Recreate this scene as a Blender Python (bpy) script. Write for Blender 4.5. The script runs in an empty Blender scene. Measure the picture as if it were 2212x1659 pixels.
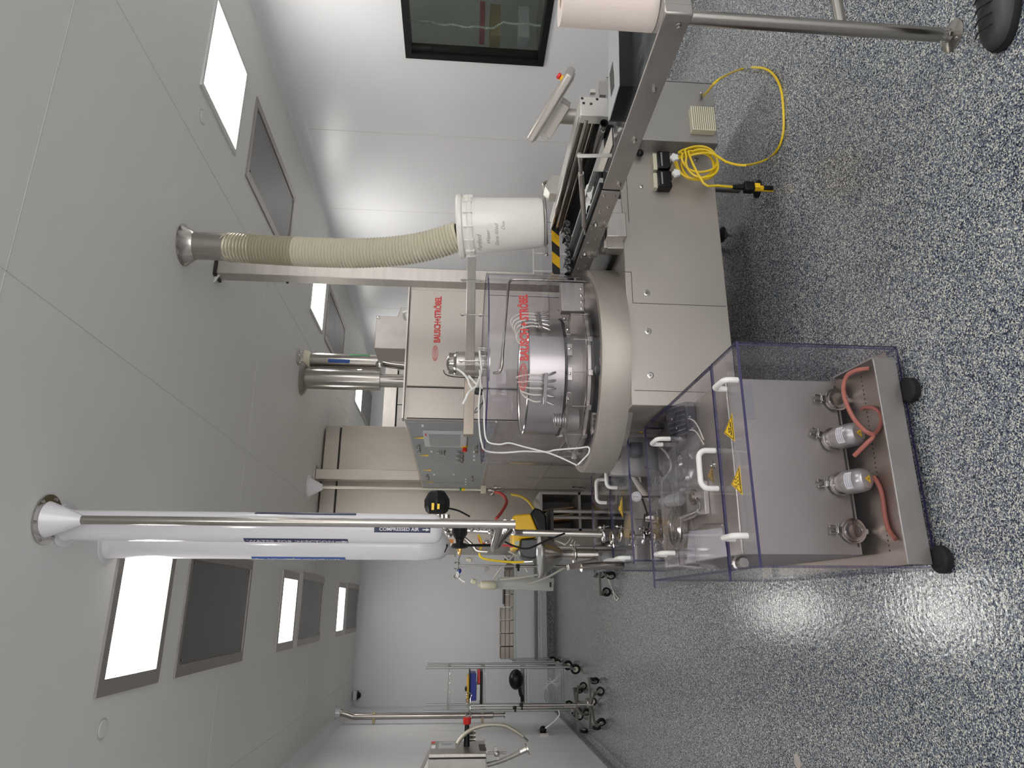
import bpy, math, random
from mathutils import Vector, Matrix
random.seed(7)
S = bpy.context.scene
COL = S.collection
# ---------------------------------------------------------------- camera
F, CX, CY, EYE = 1483.0, 1106.0, 829.5, Vector((0, 0, 1.5))
R_U = Vector((0.95118435, -0.30749829, 0.02632735))     # world direction to the right when the shot is held upright
R_V = Vector((0.00158517, -0.08043695, -0.99675844))    # downwards
R_W = Vector((0.30861921, 0.94814276, -0.07602294))     # forwards
cd = bpy.data.cameras.new('camera'); cam = bpy.data.objects.new('camera', cd); COL.objects.link(cam)
cd.sensor_width = 36; cd.lens = 36 * F / 2212; cd.clip_start = 0.02; cd.clip_end = 60
m = Matrix((R_V, R_U, -R_W)).transposed().to_4x4(); m.translation = EYE     # phone held on its side
cam.matrix_world = m
S.camera = cam
# ---------------------------------------------------------------- world, exposure
w = bpy.data.worlds.new('world'); S.world = w; w.use_nodes = True
w.node_tree.nodes['Background'].inputs[0].default_value = (0.64, 0.635, 0.63, 1)
w.node_tree.nodes['Background'].inputs[1].default_value = 1.4
S.view_settings.view_transform = 'Standard'; S.view_settings.look = 'None'
S.view_settings.exposure = 1.95; S.view_settings.gamma = 1; S.view_settings.use_curve_mapping = False
LAMP = 7.0
# ---------------------------------------------------------------- measuring helpers (pixel of the photograph -> point on a plane)
def ray(x, y): return R_U * ((CY - y) / F) + R_V * ((x - CX) / F) + R_W
def pz(x, y, z=0.0): d = ray(x, y); return EYE + d * ((z - EYE.z) / d.z)
def py(x, y, Y): d = ray(x, y); return EYE + d * (Y / d.y)
def px(x, y, X): d = ray(x, y); return EYE + d * (X / d.x)
def pd(x, y, D): return EYE + ray(x, y) * D
V = Vector
# ---------------------------------------------------------------- materials
MATS = {}
def mat(name, col, rough=0.5, metal=0.0, emit=None, es=1.0, noise=0.0, nscale=6.0, bump=0.0, bscale=80.0, stretch=None, alpha=None, coat=0.0, spec=0.5, trans=0.0):
    if name in MATS: return MATS[name]
    m = bpy.data.materials.new(name); m.use_nodes = True
    nt = m.node_tree; b = nt.nodes['Principled BSDF']
    b.inputs['Base Color'].default_value = (*col, 1); b.inputs['Roughness'].default_value = rough
    b.inputs['Metallic'].default_value = metal; b.inputs['Specular IOR Level'].default_value = spec
    if coat: b.inputs['Coat Weight'].default_value = coat; b.inputs['Coat Roughness'].default_value = 0.05
    if trans: b.inputs['Transmission Weight'].default_value = trans
    if emit: b.inputs['Emission Color'].default_value = (*emit, 1); b.inputs['Emission Strength'].default_value = es
    if alpha is not None: b.inputs['Alpha'].default_value = alpha
    if noise or bump:
        tc = nt.nodes.new('ShaderNodeTexCoord'); src = tc.outputs['Object']
        if stretch:
            mp = nt.nodes.new('ShaderNodeMapping'); mp.inputs['Scale'].default_value = stretch
            nt.links.new(src, mp.inputs['Vector']); src = mp.outputs['Vector']
    if noise:
        n = nt.nodes.new('ShaderNodeTexNoise'); n.inputs['Scale'].default_value = nscale; n.inputs['Detail'].default_value = 5
        nt.links.new(src, n.inputs['Vector'])
        mr = nt.nodes.new('ShaderNodeMapRange'); mr.inputs[1].default_value = 0.3; mr.inputs[2].default_value = 0.7
        mr.inputs[3].default_value = 1 - noise; mr.inputs[4].default_value = 1 + noise
        nt.links.new(n.outputs['Fac'], mr.inputs[0])
        mx = nt.nodes.new('ShaderNodeVectorMath'); mx.operation = 'SCALE'; mx.inputs[0].default_value = col
        nt.links.new(mr.outputs[0], mx.inputs['Scale']); nt.links.new(mx.outputs[0], b.inputs['Base Color'])
        mr2 = nt.nodes.new('ShaderNodeMapRange'); mr2.inputs[1].default_value = 0.3; mr2.inputs[2].default_value = 0.7
        mr2.inputs[3].default_value = max(0.02, rough - noise * 0.5); mr2.inputs[4].default_value = rough + noise * 0.5
        nt.links.new(n.outputs['Fac'], mr2.inputs[0]); nt.links.new(mr2.outputs[0], b.inputs['Roughness'])
    if bump:
        n2 = nt.nodes.new('ShaderNodeTexNoise'); n2.inputs['Scale'].default_value = bscale
        nt.links.new(src, n2.inputs['Vector'])
        bp = nt.nodes.new('ShaderNodeBump'); bp.inputs['Strength'].default_value = bump; bp.inputs['Distance'].default_value = 0.002
        nt.links.new(n2.outputs['Fac'], bp.inputs['Height']); nt.links.new(bp.outputs['Normal'], b.inputs['Normal'])
    MATS[name] = m; return m
def clear_mat(name, tint, gloss=0.08, rough=0.02, haze=0.0):
    if name in MATS: return MATS[name]
    m = bpy.data.materials.new(name); m.use_nodes = True; nt = m.node_tree; nt.nodes.clear()
    o = nt.nodes.new('ShaderNodeOutputMaterial'); t = nt.nodes.new('ShaderNodeBsdfTransparent'); t.inputs[0].default_value = (*tint, 1)
    g = nt.nodes.new('ShaderNodeBsdfGlossy'); g.inputs['Roughness'].default_value = rough
    fr = nt.nodes.new('ShaderNodeLayerWeight'); fr.inputs['Blend'].default_value = 0.5
    pw = nt.nodes.new('ShaderNodeMath'); pw.operation = 'POWER'; pw.inputs[1].default_value = 4.0; nt.links.new(fr.outputs['Facing'], pw.inputs[0])
    ml = nt.nodes.new('ShaderNodeMath'); ml.operation = 'MULTIPLY_ADD'; ml.inputs[1].default_value = 0.45; ml.inputs[2].default_value = 0.015 + gloss * 0.1
    nt.links.new(pw.outputs[0], ml.inputs[0])
    mx = nt.nodes.new('ShaderNodeMixShader'); nt.links.new(ml.outputs[0], mx.inputs[0]); nt.links.new(t.outputs[0], mx.inputs[1]); nt.links.new(g.outputs[0], mx.inputs[2])
    out = mx.outputs[0]
    if haze:
        df = nt.nodes.new('ShaderNodeBsdfDiffuse'); df.inputs[0].default_value = (0.8, 0.8, 0.84, 1)
        m2 = nt.nodes.new('ShaderNodeMixShader'); m2.inputs[0].default_value = haze
        nt.links.new(out, m2.inputs[1]); nt.links.new(df.outputs[0], m2.inputs[2]); out = m2.outputs[0]
    nt.links.new(out, o.inputs[0]); MATS[name] = m; return m
STEEL = mat('brushed_steel', (0.51, 0.475, 0.44), 0.34, 0.9, noise=0.07, nscale=5, bump=0.10, bscale=60, stretch=(1, 1, 6))
STEELD = mat('matte_steel', (0.40, 0.375, 0.35), 0.42, 0.85, noise=0.10, nscale=7, bump=0.1, bscale=90)
STEELG = mat('bluish_grey_steel', (0.37, 0.36, 0.345), 0.45, 0.6, noise=0.03, nscale=5)
CHROME = mat('polished_steel', (0.50, 0.48, 0.455), 0.16, 1.0)
POLISH = mat('satin_tube', (0.43, 0.40, 0.37), 0.22, 1.0)
ZINC = mat('zinc_wire', (0.46, 0.48, 0.47), 0.32, 0.9)
WHITEP = mat('white_wall', (0.78, 0.78, 0.80), 0.32, 0.0, noise=0.015, nscale=1.2, spec=0.4)
CEILM = mat('white_ceiling', (0.735, 0.735, 0.71), 0.5, 0.0, noise=0.015, nscale=1.2)
PVC = mat('white_pvc', (0.78, 0.76, 0.79), 0.12, 0.0, coat=0.4)
PLASTW = mat('white_plastic', (0.80, 0.79, 0.76), 0.3)
CREAM = mat('cream_plastic', (0.72, 0.68, 0.52), 0.35)
BLACK = mat('black_plastic', (0.007, 0.007, 0.008), 0.38, spec=0.3)
RUBBER = mat('black_rubber', (0.010, 0.010, 0.011), 0.6, spec=0.3)
DARK = mat('dark_recess', (0.02, 0.019, 0.018), 0.6)
YELLOW = mat('yellow_plastic', (0.85, 0.50, 0.01), 0.35)
YCABLE = mat('yellow_cable', (0.80, 0.56, 0.02), 0.35)
RED = mat('red_plastic', (0.65, 0.02, 0.015), 0.35)
REDH = mat('red_hose', (0.55, 0.06, 0.06), 0.35)
BRICK = mat('silicone_red_hose', (0.42, 0.13, 0.09), 0.4)
BLUE = mat('blue_binder', (0.01, 0.03, 0.35), 0.4)
PRINTR = mat('red_print', (0.62, 0.05, 0.05), 0.5)
PRINTK = mat('black_print', (0.02, 0.02, 0.02), 0.6)
PRINTG = mat('grey_print', (0.25, 0.25, 0.26), 0.6)
PRINTB = mat('blue_print', (0.02, 0.09, 0.35), 0.4)
NAVY = mat('navy_print', (0.03, 0.04, 0.10), 0.4)
PAPER = mat('white_paper', (0.80, 0.80, 0.80), 0.7)
AMBER = mat('amber_sign', (0.95, 0.60, 0.02), 0.4)
BRASS = mat('brass', (0.7, 0.45, 0.15), 0.3, 1.0)
WOOD = mat('brown_board', (0.16, 0.10, 0.05), 0.6, noise=0.3, nscale=9, stretch=(1, 1, 8))
HOSEM = mat('ribbed_hose', (0.60, 0.56, 0.44), 0.3, 0.0, coat=0.3)
TUBE = mat('silicone_tube', (0.72, 0.69, 0.60), 0.25)
ACR = clear_mat('clear_acrylic', (0.975, 0.968, 0.988))
ACRE = mat('acrylic_edge', (0.030, 0.024, 0.095), 0.15, coat=0.5)
FILM = clear_mat('clear_film', (0.88, 0.89, 0.89), 0.5, 0.15, haze=0.18)
GLASSD = clear_mat('window_glass', (0.80, 0.83, 0.82), 0.1)
# ---------------------------------------------------------------- mesh builder
class MB:
    def __init__(s): s.v = []; s.f = []; s.mi = []; s.cur = 0
    def m(s, i): s.cur = i; return s
    def add(s, vs, fs):
        o = len(s.v); s.v += [V(p) for p in vs]
        for f in fs: s.f.append([i + o for i in f]); s.mi.append(s.cur)
        return s
    def box(s, x0, x1, y0, y1, z0, z1):
        x0, x1 = sorted((x0, x1)); y0, y1 = sorted((y0, y1)); z0, z1 = sorted((z0, z1))
        return s.add([(x0, y0, z0), (x1, y0, z0), (x1, y1, z0), (x0, y1, z0), (x0, y0, z1), (x1, y0, z1), (x1, y1, z1), (x0, y1, z1)],
                     [(0, 3, 2, 1), (4, 5, 6, 7), (0, 1, 5, 4), (1, 2, 6, 5), (2, 3, 7, 6), (3, 0, 4, 7)])
    def hexa(s, o, a, b, c):            # parallelepiped from a corner and three edges
        o, a, b, c = map(V, (o, a, b, c))
        vs = [o, o + a, o + a + b, o + b, o + c, o + a + c, o + a + b + c, o + b + c]
        fs = [(0, 3, 2, 1), (4, 5, 6, 7), (0, 1, 5, 4), (1, 2, 6, 5), (2, 3, 7, 6), (3, 0, 4, 7)]
        if a.cross(b).dot(c) < 0: fs = [tuple(reversed(f)) for f in fs]
        return s.add(vs, fs)
    def obox(s, c, ax, half):           # oriented box: centre, 3 unit axes, half sizes
        c = V(c); A = [V(ax[i]).normalized() * half[i] for i in range(3)]
        return s.hexa(c - A[0] - A[1] - A[2], A[0] * 2, A[1] * 2, A[2] * 2)
    def prism(s, poly, ext):            # polygon of 3-D points extruded along ext
        n = len(poly); P = [V(p) for p in poly]; e = V(ext)
        nrm = V((0, 0, 0))
        for i in range(n): nrm += P[i].cross(P[(i + 1) % n])
        if nrm.dot(e) > 0: P = P[::-1]
        return s.add(P + [p + e for p in P], [tuple(range(n)), tuple(range(2 * n - 1, n - 1, -1))] + [(i, i + n, (i + 1) % n + n, (i + 1) % n) for i in range(n)])
    def quad(s, *p): return s.add(p, [tuple(range(len(p)))])
    def ring(s, c, ax, r, n, ref=None):
        ax = V(ax).normalized()
        u = V(ref) if ref is not None else (V((0, 0, 1)) if abs(ax.z) < 0.9 else V((1, 0, 0)))
        u = (u - ax * u.dot(ax)).normalized(); w_ = ax.cross(u)
        return [V(c) + u * (r * math.cos(2 * math.pi * i / n)) + w_ * (r * math.sin(2 * math.pi * i / n)) for i in range(n)], u
    def lathe(s, o, ax, prof, n=28, cap=True):   # prof: (height, radius)
        o = V(o); ax = V(ax).normalized(); base = len(s.v)
        for h, r in prof:
            pts, _ = s.ring(o + ax * h, ax, max(r, 1e-4), n); s.v += pts
        for k in range(len(prof) - 1):
            for i in range(n):
                j = (i + 1) % n; s.f.append([base + k * n + i, base + k * n + j, base + (k + 1) * n + j, base + (k + 1) * n + i]); s.mi.append(s.cur)
        if cap:
            s.f.append([base + i for i in range(n)][::-1]); s.mi.append(s.cur)
            e = base + (len(prof) - 1) * n; s.f.append([e + i for i in range(n)]); s.mi.append(s.cur)
        return s
    def cyl(s, a, b, r, r2=None, n=20):
        a, b = V(a), V(b); return s.lathe(a, b - a, [(0, r), ((b - a).length, r if r2 is None else r2)], n)
    def tube(s, pts, r, n=8, smooth=0, closed=False):
        P = [V(p) for p in pts]
        if smooth:
            Q = []
            L = len(P)
            for i in range(L if closed else L - 1):
                p0 = P[(i - 1) % L] if (closed or i > 0) else P[0]; p1 = P[i]; p2 = P[(i + 1) % L]; p3 = P[(i + 2) % L] if (closed or i + 2 < L) else P[-1]
                for k in range(smooth):
                    t = k / smooth
                    Q.append(0.5 * ((2 * p1) + (p2 - p0) * t + (2 * p0 - 5 * p1 + 4 * p2 - p3) * t * t + (-p0 + 3 * p1 - 3 * p2 + p3) * t ** 3))
            if not closed: Q.append(P[-1])
            P = Q
        base = len(s.v); L = len(P); ref = None
        rr = r if callable(r) else (lambda t: r)
        for i, p in enumerate(P):
            if closed: d = P[(i + 1) % L] - P[i - 1]
            else: d = (P[min(i + 1, L - 1)] - P[max(i - 1, 0)])
            if d.length < 1e-9: d = V((0, 0, 1))
            pts2, ref = s.ring(p, d, rr(i / max(1, L - 1)), n, ref); s.v += pts2
        for k in range(L if closed else L - 1):
            for i in range(n):
                j = (i + 1) % n; k2 = (k + 1) % L
                s.f.append([base + k * n + i, base + k * n + j, base + k2 * n + j, base + k2 * n + i]); s.mi.append(s.cur)
        if not closed:
            s.f.append([base + i for i in range(n)][::-1]); s.mi.append(s.cur)
            e = base + (L - 1) * n; s.f.append([e + i for i in range(n)]); s.mi.append(s.cur)
        return s
    def ball(s, c, r, n=14, sc=(1, 1, 1)):
        base = len(s.v); c = V(c); R = n // 2
        for k in range(R + 1):
            th = math.pi * k / R
            for i in range(n):
                ph = 2 * math.pi * i / n
                s.v.append(c + V((r * sc[0] * max(math.sin(th), 1e-3) * math.cos(ph), r * sc[1] * max(math.sin(th), 1e-3) * math.sin(ph), r * sc[2] * math.cos(th))))
        for k in range(R):
            for i in range(n):
                j = (i + 1) % n; s.f.append([base + k * n + i, base + (k + 1) * n + i, base + (k + 1) * n + j, base + k * n + j]); s.mi.append(s.cur)
        return s
    def bolt(s, c, d, r=0.006, h=0.005): return s.lathe(c, d, [(0, r * 1.5), (h * 0.25, r * 1.5), (h * 0.3, r), (h, r), (h * 1.2, r * 0.6)], 8)
    def build(s, name, mats, parent=None, loc=None, bevel=0.0, smooth=True, ang=35):
        if not isinstance(mats, (list, tuple)): mats = [mats]
        if parent is None:
            if loc is None:
                xs = [p.x for p in s.v]; ys = [p.y for p in s.v]; zs = [p.z for p in s.v]
                loc = V(((min(xs) + max(xs)) / 2, (min(ys) + max(ys)) / 2, min(zs)))
            org = V(loc)
        else: org = wl(parent)
        me = bpy.data.meshes.new(name); me.from_pydata([p - org for p in s.v], [], s.f)
        for mm in mats: me.materials.append(mm)
        if len(mats) > 1: me.polygons.foreach_set('material_index', s.mi)
        if smooth:
            me.polygons.foreach_set('use_smooth', [True] * len(me.polygons)); me.set_sharp_from_angle(angle=math.radians(ang))
        o = bpy.data.objects.new(name, me); COL.objects.link(o)
        if parent is None: o.location = org
        else: o.parent = parent
        o['_o'] = list(org)
        if bevel:
            b = o.modifiers.new('bevel', 'BEVEL'); b.width = bevel; b.segments = 2; b.limit_method = 'ANGLE'
        return o
def wl(o): return V(o['_o'])
def tag(o, label, cat, group=None, kind=None):
    o['label'] = label; o['category'] = cat
    if group: o['group'] = group
    if kind: o['kind'] = kind
    return o
def thing(name, label, cat, loc, group=None):
    o = bpy.data.objects.new(name, None); COL.objects.link(o); o.location = loc; o['_o'] = list(V(loc)); o.empty_display_size = 0.05
    return tag(o, label, cat, group)
def struct(o): o['kind'] = 'structure'; return o
def dup(root, loc, label=None, rz=0.0, scale=None, group=None):
    def rec(o, par):
        c = o.copy(); COL.objects.link(c)
        if par is not None: c.parent = par
        for ch in o.children: rec(ch, c)
        return c
    r = rec(root, None); r.location = loc; r.rotation_euler = (0, 0, rz); r['_o'] = list(V(loc))
    if scale: r.scale = scale
    if label: r['label'] = label
    if group: r['group'] = group
    return r
def sheet(mb, x0, x1, y0, y1, z0, z1):   # clear sheet whose narrow faces take the edge material (slot 1)
    d = [abs(x1 - x0), abs(y1 - y0), abs(z1 - z0)]; t = d.index(min(d)); n0 = len(mb.f); mb.cur = 0
    mb.box(x0, x1, y0, y1, z0, z1)
    ax = [2, 2, 1, 0, 1, 0]
    for i in range(6):
        if ax[i] != t: mb.mi[n0 + i] = 1
    return mb
def oshet(mb, o, a, b, th):             # same for a tilted sheet: corner, two edges, thickness
    a, b = V(a), V(b); c = a.cross(b).normalized() * th; n0 = len(mb.f); mb.cur = 0
    mb.hexa(o, a, b, c)
    for i in range(2, 6): mb.mi[n0 + i] = 1
    return mb
def text(s, size, o, right, up, depth=0.0006, squeeze=1.0, fit=None, shear=0.0, bold=0.0):
    """mesh of a line of lettering: returns MB with its lower left corner at o, reading along right"""
    c = bpy.data.curves.new('t', 'FONT'); c.body = s; c.size = 1.0; c.extrude = 0.0; c.resolution_u = 3; c.offset = bold; c.shear = shear
    ob = bpy.data.objects.new('t', c); COL.objects.link(ob); bpy.context.view_layer.update()
    me = bpy.data.meshes.new_from_object(ob.evaluated_get(bpy.context.evaluated_depsgraph_get()))
    xs = [v.co.x for v in me.vertices] or [0, 1]; x0, x1 = min(xs), max(xs)
    sx = (fit / (x1 - x0)) if fit else size * squeeze
    right = V(right).normalized(); up = V(up).normalized(); n = right.cross(up); o = V(o); mb = MB()
    mb.add([o + right * ((v.co.x - x0) * sx) + up * (v.co.y * size) + n * depth for v in me.vertices], [tuple(p.vertices) for p in me.polygons])
    bpy.data.objects.remove(ob); bpy.data.curves.remove(c); bpy.data.meshes.remove(me)
    return mb
# ================================================================ room shell
HC, XL, XR, YF, YB = 2.9, -1.36, 3.78, 10.85, -4.2
def floor_mat(nm, rough):
    m = bpy.data.materials.new(nm); m.use_nodes = True; nt = m.node_tree; b = nt.nodes['Principled BSDF']
    tc = nt.nodes.new('ShaderNodeTexCoord')
    vo = nt.nodes.new('ShaderNodeTexVoronoi'); vo.inputs['Scale'].default_value = 285; vo.voronoi_dimensions = '3D'
    nt.links.new(tc.outputs['Object'], vo.inputs['Vector'])
    sp = nt.nodes.new('ShaderNodeSeparateColor'); nt.links.new(vo.outputs['Color'], sp.inputs[0])
    cr = nt.nodes.new('ShaderNodeValToRGB'); cr.color_ramp.interpolation = 'CONSTANT'; e = cr.color_ramp.elements
    cols = [(0, (0.020, 0.024, 0.040)), (0.22, (0.085, 0.105, 0.155)), (0.44, (0.19, 0.215, 0.255)), (0.64, (0.34, 0.355, 0.35)), (0.82, (0.68, 0.67, 0.59))]
    e[0].position = 0; e[0].color = (*cols[0][1], 1); e[1].position = cols[1][0]; e[1].color = (*cols[1][1], 1)
    for p, c in cols[2:]:
        q = e.new(p); q.color = (*c, 1)
    nt.links.new(sp.outputs[0], cr.inputs[0]); nt.links.new(cr.outputs[0], b.inputs['Base Color'])
    b.inputs['Roughness'].default_value = rough; b.inputs['Specular IOR Level'].default_value = .5 if rough < .3 else .15
    n = nt.nodes.new('ShaderNodeTexNoise'); n.inputs['Scale'].default_value = 55; n.inputs['Detail'].default_value = 3
    nt.links.new(tc.outputs['Object'], n.inputs['Vector'])
    bp = nt.nodes.new('ShaderNodeBump'); bp.inputs['Strength'].default_value = 0.35; bp.inputs['Distance'].default_value = 0.0035
    nt.links.new(n.outputs['Fac'], bp.inputs['Height']); nt.links.new(bp.outputs[0], b.inputs['Normal'])
    return m
FLOORM = floor_mat('flake_epoxy', 0.13); COVEM = floor_mat('flake_epoxy_upstand', 0.55)
struct(MB().box(XL, XR, YB, YF, -0.1, 0).build('floor', FLOORM, loc=(0, 0, 0), smooth=False))
struct(MB().box(XL, XR, YB, YF, HC, HC + 0.1).build('ceiling', CEILM, loc=(0, 0, HC), smooth=False))
struct(MB().box(XL - 0.1, XL, YB, YF, 0, HC).build('wall_left', WHITEP, loc=(XL, 0, 0), smooth=False))
struct(MB().box(XL - 0.1, XR + 0.1, YF, YF + 0.1, 0, HC).build('wall_far', WHITEP, loc=(0, YF, 0), smooth=False))
# no wall behind the camera: that end is left open so world light fills in
# right wall with the view window opening
WY0, WY1, WZ0, WZ1 = 2.75, 4.04, 0.95, 1.95
mb = MB()
for a in ((YB, WY0, 0, HC), (WY1, YF, 0, HC), (WY0, WY1, 0, WZ0), (WY0, WY1, WZ1, HC)): mb.box(XR, XR + 0.1, *a)
struct(mb.build('wall_right', WHITEP, loc=(XR, 0, 0), smooth=False))
# flaked epoxy upstand (cove) along the walls
def cove(name, a, b, nrm):
    a, b, nrm = V(a), V(b), V(nrm); pts = []
    prof = [(0, 0), (0.055, 0), (0.03, 0.012), (0.012, 0.035), (0.008, 0.10), (0, 0.10)]
    poly = [a + nrm * p + V((0, 0, q)) for p, q in prof]
    struct(MB().prism(poly, b - a).build(name, COVEM, loc=(0, 0, 0), smooth=False))
cove('baseboard_left', (XL, YB, 0), (XL, YF, 0), (1, 0, 0)); cove('baseboard_right', (XR, YB, 0), (XR, YF, 0), (-1, 0, 0))
cove('baseboard_far', (XL, YF, 0), (XR, YF, 0), (0, -1, 0))
# rounded white corner between walls and ceiling, and the panel joints
SEAM = mat('panel_joint', (0.60, 0.60, 0.60), 0.5)
for nm, a, b, nrm in (('trim_1', (XL, YB, HC), (XL, YF, HC), (1, 0, 0)), ('trim_2', (XR, YB, HC), (XR, YF, HC), (-1, 0, 0)), ('trim_3', (XL, YF, HC), (XR, YF, HC), (0, -1, 0))):
    a, b, nrm = V(a), V(b), V(nrm); poly = [a]
    for k in range(7):
        t = math.pi / 2 * k / 6; poly.append(a + nrm * (0.09 * (1 - math.sin(t))) - V((0, 0, 0.09 * (1 - math.cos(t)))))
    struct(MB().prism(poly, b - a).build(nm, WHITEP, loc=(0, 0, 0), ang=60))
mb = MB()
for X_ in (2.29, 0.98, -0.98): mb.box(X_ - 0.002, X_ + 0.002, YB, YF, HC - 0.0012, HC)
for Y_ in (2.02, 4.6, 7.3): mb.box(XL, XR, Y_ - 0.002, Y_ + 0.002, HC - 0.0012, HC)
struct(mb.build('trim_4', SEAM, loc=(0, 0, HC), smooth=False))
mb = MB()
for Y_ in (4.9, 6.1, 7.3, 8.5): mb.box(XR - 0.0012, XR, Y_ - 0.002, Y_ + 0.002, 0.1, HC - 0.09)
for Y_ in (8.75, 7.45, 6.2): mb.box(XL, XL + 0.0012, Y_ - 0.002, Y_ + 0.002, 0.1, HC - 0.09)
struct(mb.build('trim_5', SEAM, loc=(0, 0, 0), smooth=False))
# ---------------------------------------------------------------- ceiling lights (recessed, white steel frame, two lens strips)
LENS = mat('lit_lens', (0.9, 0.9, 0.88), 0.4, emit=(1.0, 0.985, 0.95), es=LAMP)
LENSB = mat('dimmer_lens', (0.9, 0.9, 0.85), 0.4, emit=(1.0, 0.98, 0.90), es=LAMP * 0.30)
FRAMEM = mat('light_frame', (0.42, 0.39, 0.37), 0.4, 0.7)
FRAMEW = mat('white_light_frame', (0.62, 0.62, 0.60), 0.4)
def light_fixture(x0, x1, y0, y1, label, fm, b):
    t = thing('ceiling_light', label, 'ceiling light', ((x0 + x1) / 2, (y0 + y1) / 2, HC - 0.012), 'recessed ceiling lights')
    f = MB()
    f.box(x0, x1, y0, y0 + b, HC - 0.012, HC - 0.0005).box(x0, x1, y1 - b, y1, HC - 0.012, HC - 0.0005)
    f.box(x0, x0 + b * 1.3, y0 + b, y1 - b, HC - 0.012, HC - 0.0005).box(x1 - b * 1.3, x1, y0 + b, y1 - b, HC - 0.012, HC - 0.0005)
    f.build('frame', fm, t)
    ys = y0 + b + (y1 - y0 - 2 * b) * 0.62
    MB().box(x0 + b * 1.3, x1 - b * 1.3, y0 + b, ys, HC - 0.008, HC - 0.001).build('lens', LENS, t)
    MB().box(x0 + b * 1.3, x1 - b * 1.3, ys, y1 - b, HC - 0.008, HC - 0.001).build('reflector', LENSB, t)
    return t
lf = light_fixture(-0.345, 0.285, 3.06, 3.66, 'recessed square ceiling light beside the white vertical pipes, nearest of its row', FRAMEM, 0.05)
for y_, lab in ((5.93, 'recessed ceiling light in the middle of the row left of the white pipes'), (8.78, 'recessed ceiling light nearest the far wall, left of the white pipes'),
                (0.2, 'unseen recessed ceiling light overhead just behind the camera, kept for the lighting'), (-2.6, 'unseen recessed ceiling light at the back of the room, left row, kept for the lighting')):
    dup(lf, (-0.03, y_ + 0.30, HC - 0.012), lab)  # last two of the row are unseen, kept to light the room
lr = light_fixture(2.60, 3.22, 3.06, 3.66, 'white framed recessed ceiling light above the right wall window', FRAMEW, 0.022)
for y_, lab in ((5.93, 'white framed ceiling light partly behind the square steel column'), (8.95, 'small bright ceiling light seen beyond the steel ducts'),
                (0.2, 'unseen white framed ceiling light overhead right of the camera, kept for the lighting'), (-2.6, 'unseen white framed ceiling light at the back, right row, kept for the lighting')):
    dup(lr, (2.91, y_ + 0.30, HC - 0.012), lab)  # here too the last two are out of view, kept for their light
# ---------------------------------------------------------------- stainless filter panels in the ceiling
PANELD = mat('dark_filter_steel', (0.20, 0.195, 0.195), 0.38, 0.7, noise=0.12, nscale=5)
def vent(x0, x1, y0, y1, label, b=0.06):
    t = thing('ceiling_vent', label, 'ceiling vent', ((x0 + x1) / 2, (y0 + y1) / 2, HC - 0.01), 'stainless ceiling panels')
    f = MB()
    f.box(x0, x1, y0, y0 + b * 0.5, HC - 0.01, HC - 0.0005).box(x0, x1, y1 - b * 0.5, y1, HC - 0.01, HC - 0.0005)
    f.box(x0, x0 + b, y0 + b * 0.5, y1 - b * 0.5, HC - 0.01, HC - 0.0005).box(x1 - b, x1, y0 + b * 0.5, y1 - b * 0.5, HC - 0.01, HC - 0.0005)
    f.build('frame', STEELD, t)
    MB().box(x0 + b, x1 - b, y0 + b * 0.5, y1 - b * 0.5, HC - 0.004, HC - 0.0005).build('perforated_plate', PANELD, t)
    for cx_ in (x0 + b + 0.02, x1 - b - 0.02):
        for cy_ in (y0 + 0.06, y1 - 0.06): MB().cyl((cx_, cy_, HC - 0.004), (cx_, cy_, HC - 0.012), 0.007, n=8).build('screw', CHROME, t)
    return t
vt = vent(-0.345, 0.300, 3.87, 5.03, 'dark stainless ceiling panel right behind the nearest left light')
dup(vt, (-0.022, 7.26, HC - 0.01), 'stainless ceiling panel between the two far lights of the left row', scale=(1, 0.96, 1))
dup(vt, (-0.022, 10.1, HC - 0.01), 'stainless ceiling panel closest to the far wall, left row', scale=(1, 0.94, 1))
dup(vt, (2.92, 4.46, HC - 0.01), 'stainless ceiling panel above the right wall, beside the ribbed hose', scale=(0.95, 1, 1))
dup(vt, (2.92, 7.26, HC - 0.01), 'pale steel ceiling panel seen between the square column and the ducts', scale=(0.95, 0.96, 1))
dup(vt, (2.92, 10.1, HC - 0.01), 'dark ceiling panel low beyond the steel ducts, right row', scale=(0.95, 0.94, 1))
# ---------------------------------------------------------------- flush sprinkler covers
sp0 = None
for (x_, y_, lab) in ((2.472, 3.154, 'flush round ceiling cover left of the white framed light'), (-0.471, 3.182, 'flush round ceiling cover below the nearest left light in the photo'),
                      (-0.477, 7.729, 'flush round ceiling cover beyond the middle left light'), (-0.015, 8.435, 'flush round ceiling cover just before the farthest left light'), (2.936, 8.25, 'flush round ceiling cover beyond the pale steel panel')):
    if sp0 is None:
        sp0 = thing('sprinkler_cover', lab, 'sprinkler cover', (x_, y_, HC - 0.006), 'flush ceiling covers')
        MB().lathe((x_, y_, HC - 0.0005), (0, 0, -1), [(0, 0.042), (0.002, 0.042), (0.002, 0.034)], 24, cap=False).build('rim', mat('cover_rim', (0.55, 0.54, 0.50), 0.4), sp0)
        MB().cyl((x_, y_, HC - 0.0005), (x_, y_, HC - 0.006), 0.033, n=24).build('cap', CEILM, sp0)
    else: dup(sp0, (x_, y_, HC - 0.006), lab)
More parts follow.
